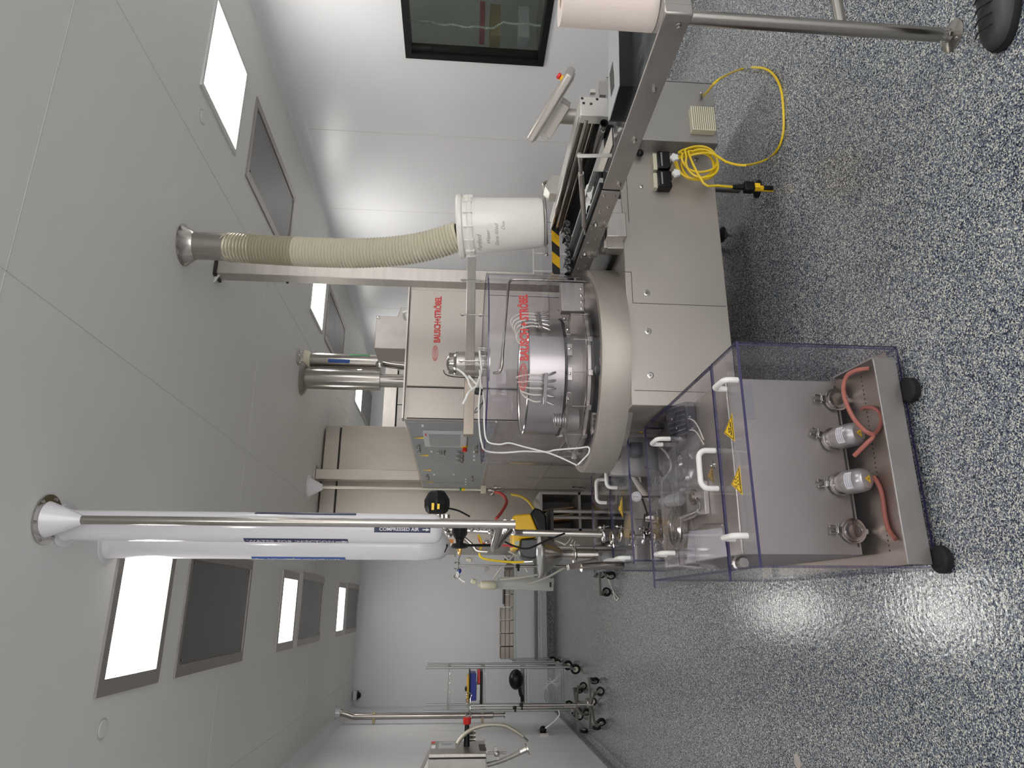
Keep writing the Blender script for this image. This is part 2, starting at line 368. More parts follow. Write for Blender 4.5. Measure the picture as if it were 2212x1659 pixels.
# ---------------------------------------------------------------- window in the right wall
w1 = struct(MB().build('window_1', [BLACK], loc=(XR, (WY0 + WY1) / 2, WZ0)) if False else thing('window_1', 'x', 'x', (XR, (WY0 + WY1) / 2, WZ0)))
del w1['label']; del w1['category']
mb = MB(); fb = 0.045
mb.box(XR - 0.012, XR + 0.09, WY0, WY1, WZ0, WZ0 + fb).box(XR - 0.012, XR + 0.09, WY0, WY1, WZ1 - fb, WZ1).box(XR - 0.012, XR + 0.09, WY0, WY0 + fb, WZ0 + fb, WZ1 - fb).box(XR - 0.012, XR + 0.09, WY1 - fb, WY1, WZ0 + fb, WZ1 - fb)
mb.build('frame', BLACK, w1)
MB().box(XR + 0.004, XR + 0.010, WY0 + fb, WY1 - fb, WZ0 + fb, WZ1 - fb).build('pane', GLASSD, w1)
# dim corridor room behind it
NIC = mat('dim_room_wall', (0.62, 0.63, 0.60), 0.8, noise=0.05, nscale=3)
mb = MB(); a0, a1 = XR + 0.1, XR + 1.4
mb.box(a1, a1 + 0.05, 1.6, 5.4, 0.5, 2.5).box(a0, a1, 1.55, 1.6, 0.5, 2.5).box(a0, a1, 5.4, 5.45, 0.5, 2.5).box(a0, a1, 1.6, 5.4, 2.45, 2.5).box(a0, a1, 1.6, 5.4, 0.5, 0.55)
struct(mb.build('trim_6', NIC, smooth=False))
cl_ = thing('corridor_fill_light', 'unseen strip light added to brighten the corridor behind the window', 'ceiling light', (XR + .7, 3.5, 2.40))  # added unseen lamp that brightens the room seen through the window
MB().box(XR + .55, XR + .85, 2.6, 4.8, 2.405, 2.445).build('housing', FRAMEM, cl_)
MB().box(XR + .57, XR + .83, 2.62, 4.78, 2.395, 2.405).build('lens', mat('corridor_fill_lens', (.9, .9, .9), .4, emit=(1, 1, .95), es=0.65), cl_)
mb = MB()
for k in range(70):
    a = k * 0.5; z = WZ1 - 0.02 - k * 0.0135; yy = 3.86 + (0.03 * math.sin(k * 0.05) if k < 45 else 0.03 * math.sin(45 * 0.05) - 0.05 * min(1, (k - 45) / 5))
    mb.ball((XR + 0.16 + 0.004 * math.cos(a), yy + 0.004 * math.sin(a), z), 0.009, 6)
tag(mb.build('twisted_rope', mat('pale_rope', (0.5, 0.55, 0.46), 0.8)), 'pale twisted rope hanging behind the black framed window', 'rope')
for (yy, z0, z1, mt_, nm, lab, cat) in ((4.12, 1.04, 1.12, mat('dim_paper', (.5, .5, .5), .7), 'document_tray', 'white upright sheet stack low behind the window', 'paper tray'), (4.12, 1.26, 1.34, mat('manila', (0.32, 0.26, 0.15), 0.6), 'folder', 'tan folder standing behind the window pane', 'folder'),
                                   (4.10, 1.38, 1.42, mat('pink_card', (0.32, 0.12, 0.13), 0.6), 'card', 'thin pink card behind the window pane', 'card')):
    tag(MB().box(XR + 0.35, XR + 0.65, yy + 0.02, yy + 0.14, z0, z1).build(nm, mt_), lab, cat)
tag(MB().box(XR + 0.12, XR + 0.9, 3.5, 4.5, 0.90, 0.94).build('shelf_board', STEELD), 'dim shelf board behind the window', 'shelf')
# ================================================================ pipes, column, hose and bucket
def zat(xp, X_, Y_):
    lo, hi = -1.0, 4.0
    for _ in range(40):
        z = (lo + hi) / 2; d = V((X_, Y_, z)) - EYE; x = CX + F * d.dot(R_V) / d.dot(R_W)
        if x > xp: lo = z
        else: hi = z
    return z
def cyl_strip(C, r, a0, a1, z0, z1, n=8):
    mb = MB(); P = []
    for k in range(n + 1):
        a = math.radians(a0 + (a1 - a0) * k / n); P.append((C[0] + r * math.cos(a), C[1] + r * math.sin(a)))
    for k in range(n): mb.quad((*P[k], z0), (*P[k + 1], z0), (*P[k + 1], z1), (*P[k], z1))
    return mb
def cyl_text(s, C, r, ang, zc, h, length, down=True):
    """lettering running along a vertical pipe; h = letter height round the pipe"""
    flat = text(s, h, (0, 0, 0), (1, 0, 0), (0, 1, 0), depth=0, fit=length, bold=0.02)
    mb = MB(); q = 1 if down else -1
    for p in flat.v:
        a = math.radians(ang) + q * (p.y - h * 0.35) / r
        mb.v.append(V((C[0] + r * math.cos(a), C[1] + r * math.sin(a), zc - q * (p.x - length / 2))))
    mb.f = flat.f; mb.mi = flat.mi; return mb
def arrow(C, r, ang, zc, h, down=True):
    q = 1 if down else -1; mb = MB(); P = []
    for dx, dy in ((0, -.15), (.5, -.15), (.5, -.4), (1, 0), (.5, .4), (.5, .15), (0, .15)):
        a = math.radians(ang) + q * dy * h * 1.2 / r; P.append((C[0] + r * math.cos(a), C[1] + r * math.sin(a), zc - q * (dx - .5) * h * 2.2))
    mb.quad(*P); return mb
def cone_flange(C, z, r0, r1, h, ring=None, parent=None, mt=None):
    MB().lathe((C[0], C[1], z), (0, 0, -1), [(0, ring or r0 * 1.25), (0.006, ring or r0 * 1.25), (0.007, r0), (h * 0.4, r0 * 0.72 + r1 * 0.28), (h, r1)], 32).build('ceiling_flange', mt or PVC, parent)
# silver tube in front of the white ones
C0 = (0.282, 2.502)
t = thing('steel_pipe', 'thin polished steel pipe running down in front of the white pipes', 'pipe', (C0[0], C0[1], HC - 0.006))
fl = MB().lathe((*C0, HC - 0.001), (0, 0, -1), [(0, 0.085), (0.005, 0.085), (0.006, 0.085), (0.0065, 0.06)], 32, cap=True).build('ceiling_flange', CHROME, t)
MB().lathe((*C0, HC - 0.008), (0, 0, -1), [(0, 0.062), (0.03, 0.050), (0.075, 0.032), (0.11, 0.016)], 32).build('cone', PVC, t)
for k in range(6):
    a = k * math.pi / 3 + .3; MB().bolt((C0[0] + 0.074 * math.cos(a), C0[1] + 0.074 * math.sin(a), HC - 0.007), (0, 0, -1), 0.005).build('bolt', CHROME, t)
zb = zat(1080, *C0)
lowp = py(1108, 1150, 3.38)
MB().tube([(*C0, HC - 0.1), (*C0, zb + 0.06), (C0[0], C0[1] + 0.01, zb + 0.02), (C0[0] - 0.003, C0[1] + 0.05, zb), (C0[0] - 0.05, 2.95, zb - 0.005), (lowp.x, 3.33, lowp.z + 0.02), (lowp.x, 3.38, lowp.z - 0.01), (lowp.x, 3.40, lowp.z - 0.05)], 0.0150, 14, smooth=3).build('tube', POLISH, t)
e1 = py(1300, 1155, 3.40)
MB().tube([(lowp.x, 3.40, lowp.z - 0.04), (e1.x, 3.40, e1.z)], 0.0165, 16).build('lower_tube', POLISH, t)
def tri_clamp(c, ax, r, parent, side=(1, 0, 0)):
    c = V(c); ax = V(ax).normalized(); side = V(side)
    o = MB().lathe(c - ax * 0.010, ax, [(0, r), (0.003, r * 1.45), (0.007, r * 1.55), (0.013, r * 1.55), (0.017, r * 1.45), (0.020, r)], 24)
    o.cyl(c + side * r * 1.45 - ax * 0.004, c + side * (r * 1.45 + 0.018) - ax * 0.004, 0.004, n=8)
    o.cyl(c + side * (r * 1.45 + 0.008) - ax * 0.028, c + side * (r * 1.45 + 0.008) + ax * 0.03, 0.0032, n=8)
    o.lathe(c + side * (r * 1.45 + 0.008) + ax * 0.012, ax, [(0, 0.008), (0.006, 0.009), (0.012, 0.006)], 10)
    return o.build('clamp', CHROME, parent)
for k, xx in enumerate((1090, 1106)):
    c = py(xx, 1140, 3.36); MB().obox(c, ((1, 0, 0), (0, 1, 0), (0, 0, 1)), (0.033, 0.02, 0.013)).build('hinged_clamp', POLISH, t, bevel=0.004)
    for dx in (-0.024, 0.024): MB().bolt(c + V((dx, -0.021, 0)), (0, -1, 0), 0.009, 0.01).build('bolt', CHROME, t)
for k, xx in enumerate((1303, 1322, 1340)):
    c = py(xx, 1157 + 4 * (k % 2), 3.40); tri_clamp(c, (0.15 * (k - 1), 0, 1), 0.022, t, side=(1 if k != 1 else -1, -0.3, 0))
# white insulated pipes
WH = []
C1, C3, C2 = (0.277, 2.624), (0.243, 2.96), (0.37, 2.86)
t = thing('white_pipe', 'fat white insulated pipe behind the thin steel pipe', 'pipe', (*C1, HC - 0.006), 'white insulated pipes')
r1 = 0.054
cone_flange(C1, HC - 0.001, r1 + 0.004, r1, 0.03, ring=0.078, parent=t)
z1 = zat(958, *C1)
MB().lathe((*C1, HC - 0.02), (0, 0, -1), [(0, r1), (HC - 0.02 - z1 - 0.10, r1), (HC - 0.02 - z1 - 0.0995, r1 * 1.01), (HC - 0.02 - z1 - 0.035, r1 * 1.01), (HC - 0.02 - z1 - 0.018, r1 * 0.9), (HC - 0.02 - z1 - 0.006, r1 * 0.62), (HC - 0.02 - z1, r1 * 0.2)], 40).build('jacket', PVC, t)
zw0, zw1 = zat(534, *C1), zat(756, *C1); za, zc_ = zat(540, *C1), zat(725, *C1)
lb = cyl_strip(C1, r1 + 0.0006, -188, -143, zw1, zw0).build('label_band', NAVY, t)
cyl_text('WATER FOR INJECTION', C1, r1 + 0.0012, -163, (za + zc_) / 2, 0.026, za - zc_).build('lettering', PVC, lb)
arrow(C1, r1 + 0.0012, -163, zat(743, *C1), 0.022).build('arrow', PVC, lb)
zw0, zw1 = zat(812, *C1), zat(931, *C1)
lb = cyl_strip(C1, r1 + 0.0006, -112, -84, zw1, zw0).build('label_band', NAVY, t)
cyl_text('COMPRESSED AIR', C1, r1 + 0.0012, -99, zat(865, *C1), 0.017, zat(818, *C1) - zat(902, *C1)).build('lettering', PVC, lb)
arrow(C1, r1 + 0.0012, -100, zat(922, *C1), 0.012).build('arrow', PVC, lb)
zw0, zw1 = zat(552, *C1), zat(770, *C1)
lb = cyl_strip(C1, r1 + 0.0006, -40, -12, zw1, zw0).build('label_band', NAVY, t)
t = thing('white_pipe', 'white insulated pipe partly hidden, lowest of the white pipes in the photo', 'pipe', (*C3, HC - 0.006), 'white insulated pipes')
r3 = 0.060
cone_flange(C3, HC - 0.001, r3 + 0.004, r3, 0.03, ring=0.085, parent=t)
z3 = zat(895, *C3)
MB().cyl((*C3, HC - 0.02), (*C3, z3), r3, n=40).build('jacket', PVC, t)
MB().tube([(*C3, z3 + 0.01), (*C3, z3 - 0.03), (C3[0] + 0.005, C3[1] + 0.03, z3 - 0.07), (C3[0] + 0.008, C3[1] + 0.09, z3 - 0.09)], r3 * 1.02, 24, smooth=4).build('elbow', PVC, t)
zw0, zw1 = zat(550, *C3), zat(750, *C3)
lb = cyl_strip(C3, r3 + 0.0006, -188, -150, zw1, zw0).build('label_band', PRINTB, t)
cyl_text('WATER FOR INJECTION', C3, r3 + 0.0012, -170, zat(662, *C3), 0.026, zat(585, *C3) - zat(740, *C3), down=False).build('lettering', PVC, lb)
arrow(C3, r3 + 0.0012, -170, zat(563, *C3), 0.022, down=False).build('arrow', PVC, lb)
# valve actuators hanging under the pipes
t = thing('valve_actuator', 'large black hexagonal valve actuator beside the white pipes', 'valve', py(944, 1108, 2.72))
a = py(944, 1110, 2.72); b = py(944, 1062, 2.72); ax = b - a
MB().lathe(a, ax, [(0, 0.030), (0.010, 0.044), (0.028, 0.050), (0.055, 0.050), (0.080, 0.036), (0.088, 0.030)], 8).build('housing', BLACK, t, smooth=False, bevel=0.003)
n_ = V((-0.25, -0.97, 0)); o_ = py(931, 1100, 2.66)
MB().obox(py(935, 1094, 2.665), ((1, 0, 0), (0, 1, 0), (0, 0, 1)), (0.013, 0.001, 0.005)).build('label', AMBER, t)
MB().obox(py(947, 1094, 2.665), ((1, 0, 0), (0, 1, 0), (0, 0, 1)), (0.010, 0.001, 0.0045)).build('label', AMBER, t)
mb = MB()
for k in range(5): mb.cyl(py(928 + k * 9, 1112, 2.72) - V((0, 0, 0)), py(928 + k * 9, 1120, 2.72), 0.010 if k % 2 else 0.014, n=10)
mb.build('clamp_bolts', POLISH, t)
MB().tube([py(968, 1098, 2.70), py(990, 1103, 2.72), py(1015, 1116, 2.74)], 0.0035, 6, smooth=3).build('air_line', BLACK, t)
t = thing('needle_valve', 'black valve with brass tip under the white pipe end', 'valve', py(992, 1138, 3.05))
a = py(993, 1137, 3.05); b = py(993, 1197, 3.05); ax = b - a; L = ax.length
MB().lathe(a, ax, [(0, 0.033), (L * .28, 0.034), (L * .48, 0.018), (L * .62, 0.016)], 8).build('housing', BLACK, t, smooth=False, bevel=0.002)
MB().lathe(a + ax * .62, ax, [(0, 0.030), (L * .08, 0.036), (L * .16, 0.034), (L * .2, 0.012)], 8).build('cap', BLACK, t, smooth=False)
MB().lathe(a + ax * .8, ax, [(0, 0.014), (L * .08, 0.012), (L * .1, 0.009), (L * .2, 0.007), (L * .25, 0.003)], 10).build('tip', BRASS, t)
MB().obox(py(975, 1169, 3.05), ((1, 0, 0), (0, 1, 0), (0, 0, 1)), (0.008, 0.01, 0.010)).build('cover', mat('orange_plastic', (0.6, 0.2, 0.03), 0.4), t)
MB().tube([py(1004, 1178, 3.05), py(1030, 1178, 3.07), py(1062, 1178, 3.1)], 0.006, 8).build('air_line', BLACK, t)
mb = MB()
for k, (xx, yy, r_) in enumerate(((962, 1140, .016), (966, 1150, .013), (1018, 1146, .013), (1032, 1146, .011), (1045, 1144, .013), (1060, 1152, .015), (1066, 1165, .012), (972, 1158, .010), (1052, 1172, .010))):
    c = py(xx, yy, 3.15); mb.lathe(c - V((0, 0, r_)), (0.3, 0, 1), [(0, r_ * .6), (r_ * .5, r_), (r_ * 1.2, r_ * 1.1), (r_ * 1.6, r_ * .7), (r_ * 2.2, r_ * .5)], 10)
mb.tube([py(960, 1144, 3.15), py(1075, 1150, 3.15)], 0.009, 10)
mb.build('fitting_cluster', CHROME, t)
t = MB().obox(py(951, 1180, 3.0), (V((0.4, 0, 1)), V((1, 0, -0.4)), (0, 1, 0)), (0.030, 0.018, 0.02)).build('pipe_clip', BLACK, bevel=0.004)
tag(t, 'small black tilted clip at the end of the lowest white pipe', 'clip')
tag(MB().tube([py(1000, 1160, 3.3), py(1020, 1178, 3.3), py(1030, 1190, 3.3), py(1053, 1192, 3.3)], 0.009, 10, smooth=4).build('bent_tube', POLISH), 'short bent steel tube end below the black needle valve', 'tube')
tag(MB().tube([py(1033, 1156, 3.3), py(1040, 1172, 3.3), py(1036, 1195, 3.3), py(1040, 1204, 3.3), py(1056, 1209, 3.3), py(1100, 1214, 3.32), py(1132, 1214, 3.34)], 0.0052, 8, smooth=5).build('yellow_hose', YCABLE), 'thin yellow hose curling below the valves to a silver plug', 'hose')
tag(MB().tube([py(1034, 1160, 3.35), py(1042, 1174, 3.35), py(1075, 1177, 3.35), py(1108, 1180, 3.35)], 0.0055, 8, smooth=5).build('red_hose', REDH), 'short red hose running to the yellow vacuum below the pipes', 'hose')
tag(MB().cyl(py(1132, 1214, 3.34), py(1150, 1213, 3.34), 0.006, n=10).build('hose_plug', CHROME), 'silver plug on the end of the thin yellow hose', 'plug')
tag(MB().tube([py(1072, 1160, 3.3), py(1090, 1170, 3.3), py(1112, 1180, 3.3), py(1140, 1185, 3.3), py(1175, 1170, 3.32), py(1220, 1152, 3.35)], 0.0045, 8, smooth=4).build('black_cable', BLACK), 'black cable sagging between the steel tube and the funnel', 'cable')
# flexible extraction hose from the ceiling
CD = (1.725, 3.189)
t = thing('extraction_hose', 'ribbed beige extraction hose from ceiling duct into the white bucket', 'hose', (*CD, HC - 0.006))
MB().lathe((*CD, HC - 0.001), (0, 0, -1), [(0, 0.105), (0.004, 0.105), (0.012, 0.095), (0.055, 0.072), (0.06, 0.071)], 36).build('ceiling_flange', POLISH, t)
MB().cyl((*CD, HC - 0.05), (*CD, HC - 0.42), 0.069, n=36).build('duct', POLISH, t)
path = [(455, 532), (520, 536), (600, 541), (680, 545), (760, 547), (840, 544), (900, 536), (950, 524), (992, 510)]
def hp(q, i): return pd(q[0], q[1], 3.46 - 0.16 * i / 8)
pts = [hp(q, i) for i, q in enumerate(path)]
pts = [V((CD[0], CD[1], HC - 0.22))] + pts[1:]
def resample(P, n):
    Q = []; L = len(P)
    for i in range(L - 1):
        p0, p1, p2, p3 = P[max(i - 1, 0)], P[i], P[i + 1], P[min(i + 2, L - 1)]
        for k in range(24):
            t_ = k / 24; Q.append(0.5 * ((2 * p1) + (p2 - p0) * t_ + (2 * p0 - 5 * p1 + 4 * p2 - p3) * t_ * t_ + (-p0 + 3 * p1 - 3 * p2 + p3) * t_ ** 3))
    Q.append(P[-1]); D = [0]
    for a_, b_ in zip(Q, Q[1:]): D.append(D[-1] + (b_ - a_).length)
    out = []; j = 0
    for k in range(n):
        s_ = D[-1] * k / (n - 1)
        while j < len(D) - 2 and D[j + 1] < s_: j += 1
        out.append(Q[j].lerp(Q[j + 1], (s_ - D[j]) / max(1e-9, D[j + 1] - D[j])))
    return out
NR = 74; Q = resample(pts, NR * 4 + 1); cut = int(len(Q) * 0.30) // 4 * 4
for nm, seg, mt_ in (('clear_hose_sleeve', Q[:cut + 1], mat('hose_over_duct', (0.45, 0.41, 0.30), 0.28, 0.35, coat=0.3)), ('ribbed_hose', Q[cut:], HOSEM)):
    mb = MB(); base = 0; ref = None; n = 28; prof = (0.0618, 0.0700, 0.0735, 0.0700)
    for i, p in enumerate(seg):
        d = seg[min(i + 1, len(seg) - 1)] - seg[max(i - 1, 0)]; R_, ref = mb.ring(p, d, prof[i % 4], n, ref); mb.v += R_
    for k in range(len(seg) - 1):
        for i in range(n): j = (i + 1) % n; mb.f.append([k * n + i, k * n + j, (k + 1) * n + j, (k + 1) * n + i]); mb.mi.append(0)
    mb.build(nm, mt_, t, ang=80)
zc1 = HC - 0.30
MB().lathe((pts[0].x, pts[0].y, zat(500, *CD)), (0, 0, 1), [(-0.006, 0.0735), (-0.006, 0.076), (0.006, 0.076), (0.006, 0.0735)], 32, cap=False).build('hose_clamp', CHROME, t)
# white bucket
bb, bt = pd(1174, 481, 3.33), pd(984, 490, 3.33); ax = (bt - bb); L = ax.length; ax.normalize()
t = thing('bucket', 'white tilted plastic bucket under the ribbed hose with handwriting', 'bucket', bb)
MB().lathe(bb, ax, [(0, 0.100), (0.004, 0.112), (0.02, 0.119), (L * 0.80, 0.135), (L * 0.80, 0.143), (L * 0.84, 0.146), (L * 0.86, 0.139), (L * 0.90, 0.140), (L * 0.915, 0.152), (L * 0.95, 0.154), (L * 0.97, 0.148), (L * 0.975, 0.10), (L * 0.97, 0.06)], 44).build('pail', mat('translucent_white', (0.80, 0.77, 0.72), 0.25, coat=0.3), t)
uu = (R_U - ax * R_U.dot(ax)).normalized(); vv = ax.cross(uu)
for k in range(14):
    a = k * 2 * math.pi / 14; d = uu * math.cos(a) + vv * math.sin(a); tn = ax.cross(d)
    MB().obox(bb + ax * L * 0.84 + d * 0.142, (ax, d, tn), (L * 0.05, 0.008, 0.002)).build('rib', PLASTW, t)
def bucket_text(s, xp, yp, size, ln, nm):
    flat = text(s, size, (0, 0, 0), (1, 0, 0), (0, 1, 0), depth=0, fit=ln, shear=0.35)
    mb = MB(); h0 = (pd(xp, yp, 3.3) - bb).dot(ax); n0 = -R_W; n0 = (n0 - ax * n0.dot(ax)).normalized(); e0 = (R_U - ax * R_U.dot(ax) - n0 * R_U.dot(n0)).normalized()
    off = (pd(xp, yp, 3.3) - bb).dot(e0)
    for p in flat.v:
        h_ = h0 + p.y + 0.12 * p.x * 0; rr_ = 0.119 + 0.016 * (h_ - 0.02) / (L * 0.8 - 0.02) + 0.0008; a = math.asin(max(-.95, min(.95, off / rr_))) + p.x / rr_
        mb.v.append(bb + ax * h_ + n0 * (rr_ * math.cos(a)) + e0 * (rr_ * math.sin(a)))
    mb.f = flat.f; mb.mi = flat.mi; mb.build(nm, mat('faint_pen', (0.35, 0.33, 0.32), 0.8), t)
bucket_text('Purified', 1042, 545, 0.030, 0.10, 'handwriting'); bucket_text('Water', 1060, 530, 0.024, 0.07, 'handwriting')
bucket_text('Date filled', 1078, 533, 0.022, 0.115, 'handwriting'); bucket_text('Due', 1091, 505, 0.022, 0.04, 'handwriting')
# rod holder under the bucket
t = thing('bucket_holder', 'bent steel rod holder under the white bucket', 'holder', py(1178, 470, 3.2))
MB().tube([py(1182, 392, 3.05), py(1176, 396, 3.08), py(1174, 402, 3.09), py(1176, 440, 3.12), py(1179, 490, 3.15), py(1181, 528, 3.18)], 0.0085, 12, smooth=5).build('rod', POLISH, t)
MB().obox(py(1180, 543, 3.18), ((1, 0, 0), (0, 1, 0), (0, 0, 1)), (0.026, 0.004, 0.011)).build('end_plate', STEELD, t, bevel=0.002)
MB().bolt(py(1180, 550, 3.17), (0, -1, 0), 0.007, 0.006).build('bolt', CHROME, t)
ring = [bb - ax * 0.006 + (uu * math.cos(a) + vv * math.sin(a)) * 0.112 for a in [2 * math.pi * k / 28 for k in range(28)]]
MB().tube(ring, 0.006, 8, closed=True).build('ring', STEELD, t)
# square column hanging from the ceiling
t = thing('square_column', 'square steel column hanging from the ceiling behind the ribbed hose', 'column', (1.82, 3.66, HC - 0.01))
MB().box(1.785, 1.868, 3.61, 3.70, 0.866, HC - 0.015).build('tube', STEEL, t, bevel=0.004)
MB().box(1.775, 1.878, 3.60, 3.71, HC - 0.015, HC - 0.001).build('top_plate', DARK, t)
MB().prism([(1.73, 3.63, HC - 0.001), (1.785, 3.63, HC - 0.001), (1.785, 3.63, HC - 0.03)], (0, 0.008, 0)).build('gusset', PLASTW, t)
MB().bolt(py(621, 610, 3.655) * 1.0, (-1, 0, 0), 0.006, 0.006).build('screw', DARK, t)
# ================================================================ filling machine
MC = V((1.17, 3.35, 0)); RR, RG = 0.525, 0.49
MY, ZB, ZT = 2.872, 0.25, 0.845
t = thing('filling_machine', 'long stainless filling machine base with a round turntable rim at its left end', 'machine', (1.5, 3.4, 0))
MCH = t
XL_, XR_ = 0.852, 2.30
bd = MB().box(XL_, XR_, MY, 3.25, ZB, 0.735).box(0.94, XR_ - .001, 3.25, 4.0, ZB, 0.735).build('base_cabinet', mat('machine_steel', (0.45, 0.41, 0.375), 0.45, 0.75, noise=0.05, nscale=3, bump=0.05, bscale=50), t, bevel=0.004)
def groove(x0, z0, x1, z1, y=MY):
    w_ = 0.0012; MB().box(min(x0, x1) - w_, max(x0, x1) + w_, y - 0.0008, y + 0.001, min(z0, z1) - w_, max(z0, z1) + w_).build('panel_joint', DARK, bd, smooth=False)
p1 = py(1380, 655, MY); groove(p1.x, ZB + 0.01, p1.x, 0.705); groove(p1.x, 0.705, p1.x + 0.16, 0.705); p2 = p1.x + 0.16; groove(p2, 0.705, p2, 0.735)
q = py(1350, 480, MY); groove(q.x, q.z - 0.02, XR_ - 0.05, q.z - 0.02); groove(0.92, ZB + 0.01, 0.92, 0.72)
for xx, yy in ((1397, 633), (1400, 716), (1405, 811)):
    c = py(xx, yy, MY); lk = MB().lathe(c, (0, -1, 0), [(0, 0.015), (0.003, 0.015), (0.004, 0.012), (0.004, 0.009)], 20).build('lock', CHROME, bd)
    MB().lathe(c - V((0, 0.0042, 0)), (0, -1, 0), [(0, 0.0045), (0.0006, 0.004)], 3).build('key_hole', DARK, bd)
# turntable rim and deck
MB().lathe(MC + V((0, 0, 0.735)), (0, 0, 1), [(0, RR - 0.02), (0, RR), (0.128, RR), (0.134, RR - 0.004), (0.134, RG - 0.010), (0.118, RG - 0.014)], 96, cap=False).build('turntable_rim', mat('rim_steel', (0.40, 0.365, 0.325), 0.5, 0.7, noise=.05, nscale=4), t)
MB().cyl(MC + V((0, 0, 0.70)), MC + V((0, 0, 0.852)), RG - 0.012, n=72).build('turntable_floor', mat('worn_deck_steel', (0.42, 0.39, 0.36), 0.25, 0.9, noise=0.12, nscale=6), t)
MB().box(1.66, XR_ - 0.02, MY + 0.01, 4.0, 0.735, 0.76).build('deck', DARK, t)
MB().box(1.625, 1.90, MY - 0.008, MY + 0.05, 0.735, 0.815).box(1.625, 1.90, MY - 0.012, MY + 0.03, 0.815, 0.833).build('deck_edge', STEEL, t, bevel=0.002)
q0, q1 = py(1310, 522, MY - 0.05), py(1352, 486, MY - 0.05)
MB().box(q1.x - 0.07, q1.x + 0.06, MY - 0.06, MY + 0.12, q1.z, q0.z).build('junction_box', STEEL, t, bevel=0.004)
# protruding electrical box on the right
BX0, BX1, BY = 2.187, 2.56, 2.78
eb = MB().box(BX0, BX1, BY, 3.5, ZB, 0.80).build('electrical_box', STEELG, t, bevel=0.004)
c0, c1 = py(1548, 282, BY - 0.04), py(1492, 228, BY - 0.04)
vb = MB().box(c0.x, c1.x, BY - 0.04, BY, c0.z, c1.z).build('vent_grille', CREAM, eb, bevel=0.003)
for k in range(11):
    f_ = (k + 0.7) / 11.6; zz = c0.z + (c1.z - c0.z) * f_
    MB().box(c0.x + 0.004, c1.x - 0.003, BY - 0.0408, BY - 0.030, zz, zz + 0.0035).build('louvre', mat('louvre_gap', (0.16, 0.16, 0.12), 0.6), eb, smooth=False)
MB().box(BX1 - 0.012, BX1 - 0.009, BY - 0.001, BY, ZB, 0.8).build('panel_joint', DARK, eb)
# black sockets with star knobs, ball knob
for (x0, y0, x1, y1, nm) in ((1443, 338, 1414, 377, 'a'), (1447, 380, 1415, 416, 'b')):
    a, b = py(x0, y1, MY), py(x1, y0, MY)
    s_ = MB().box(a.x, b.x, MY - 0.050, MY, a.z, b.z).build('cable_gland_box', BLACK, t, bevel=0.006)
    MB().box(a.x + 0.004, b.x - 0.004, MY - 0.03, MY, b.z, b.z + 0.018).build('back_plate', CREAM, s_)
    MB().box(a.x + 0.012, b.x - 0.012, MY - 0.0515, MY - 0.049, b.z - 0.022, b.z - 0.014).build('label', PRINTG, s_)
for xx, yy in ((1458, 338), (1462, 372)):
    c = py(xx, yy, MY - 0.140); P = []
    for k in range(10):
        a = math.pi / 2 + k * math.pi / 5; r_ = 0.024 if k % 2 == 0 else 0.017; P.append(c + V((r_ * math.cos(a), 0, r_ * math.sin(a))))
    kn = MB().prism(P, (0, 0.018, 0)).build('star_knob', PLASTW, t, bevel=0.004)
    MB().cyl(c + V((0, 0.015, 0)), c + V((0, 0.140, 0)), 0.006, n=10).build('stem', CHROME, kn)
c = py(1382, 331, MY - 0.03); kb = MB().ball(c, 0.019, 18).build('ball_knob', BLACK, t); MB().cyl(c, c + V((0, 0.032, 0)), 0.007, n=10).build('stem', CHROME, kb)
c = py(1504, 346, MY); MB().lathe(c, (0, -1, 0), [(0, .012), (.006, .012), (.008, .007), (.014, .007)], 16).build('screw', CHROME, t)
c = py(1385, 404, MY); MB().lathe(c, (0, -1, 0), [(0, .010), (.005, .010), (.007, .006)], 16).build('screw', CHROME, t)
# legs
def leg(x_, y_, nm='leg'):
    l = MB().cyl((x_, y_, ZB), (x_, y_, 0.10), 0.026, n=20).build(nm, POLISH, t)
    MB().cyl((x_, y_, 0.10), (x_, y_, 0.02), 0.008, n=12).build('rod', CHROME, l)
    MB().lathe((x_, y_, 0.0), (0, 0, 1), [(0, .045), (.008, .045), (.022, .022), (.036, .012)], 24).build('foot_pad', RUBBER, l)
leg(2.04, 2.93); leg(2.06, 3.42); leg(0.97, 3.0); leg(0.95, 3.85); leg(2.2, 3.85)
mb = MB(); cp = py(1513, 212, BY); mb.lathe(cp, (-0.1, -1, 0.3), [(0, .012), (.008, .013), (.02, .010), (.04, .009), (.045, .005)], 12); mb.build('cable_plug', CHROME, eb)
# round acrylic guard
t2 = thing('round_guard', 'clear cylindrical acrylic guard with red lettering over the turntable', 'machine guard', MC + V((0, 0, 0.869)))
zg = 1.372
mb = MB(); n = 96
gap0, gap1 = math.radians(-18), math.radians(14)
def ringwall(mb, r, th, z0, z1, a0, a1, n):
    P = []
    for k in range(n + 1):
        a = a0 + (a1 - a0) * k / n; P.append((math.cos(a), math.sin(a)))
    base = len(mb.v)
    for c_, s_ in P:
        for rr, zz in ((r, z0), (r, z1), (r - th, z1), (r - th, z0)): mb.v.append(V((MC.x + rr * c_, MC.y + rr * s_, zz)))
    for k in range(n):
        b0 = base + 4 * k; b1 = b0 + 4
        for i, mi in ((0, 0), (1, 1), (2, 0), (3, 1)): mb.f.append([b0 + i, b1 + i, b1 + (i + 1) % 4, b0 + (i + 1) % 4]); mb.mi.append(mi)
    for b0, rev in ((base, 0), (base + 4 * n, 1)): f = [b0, b0 + 1, b0 + 2, b0 + 3]; mb.f.append(f[::-1] if rev else f); mb.mi.append(1)
ringwall(mb, RG, 0.004, 0.872, zg, gap1, gap0 + 2 * math.pi, n)
ringwall(mb, RG, 0.004, 1.06, zg, gap0, gap1, 10)
mb.build('curved_wall', [ACR, ACRE], t2, ang=25)
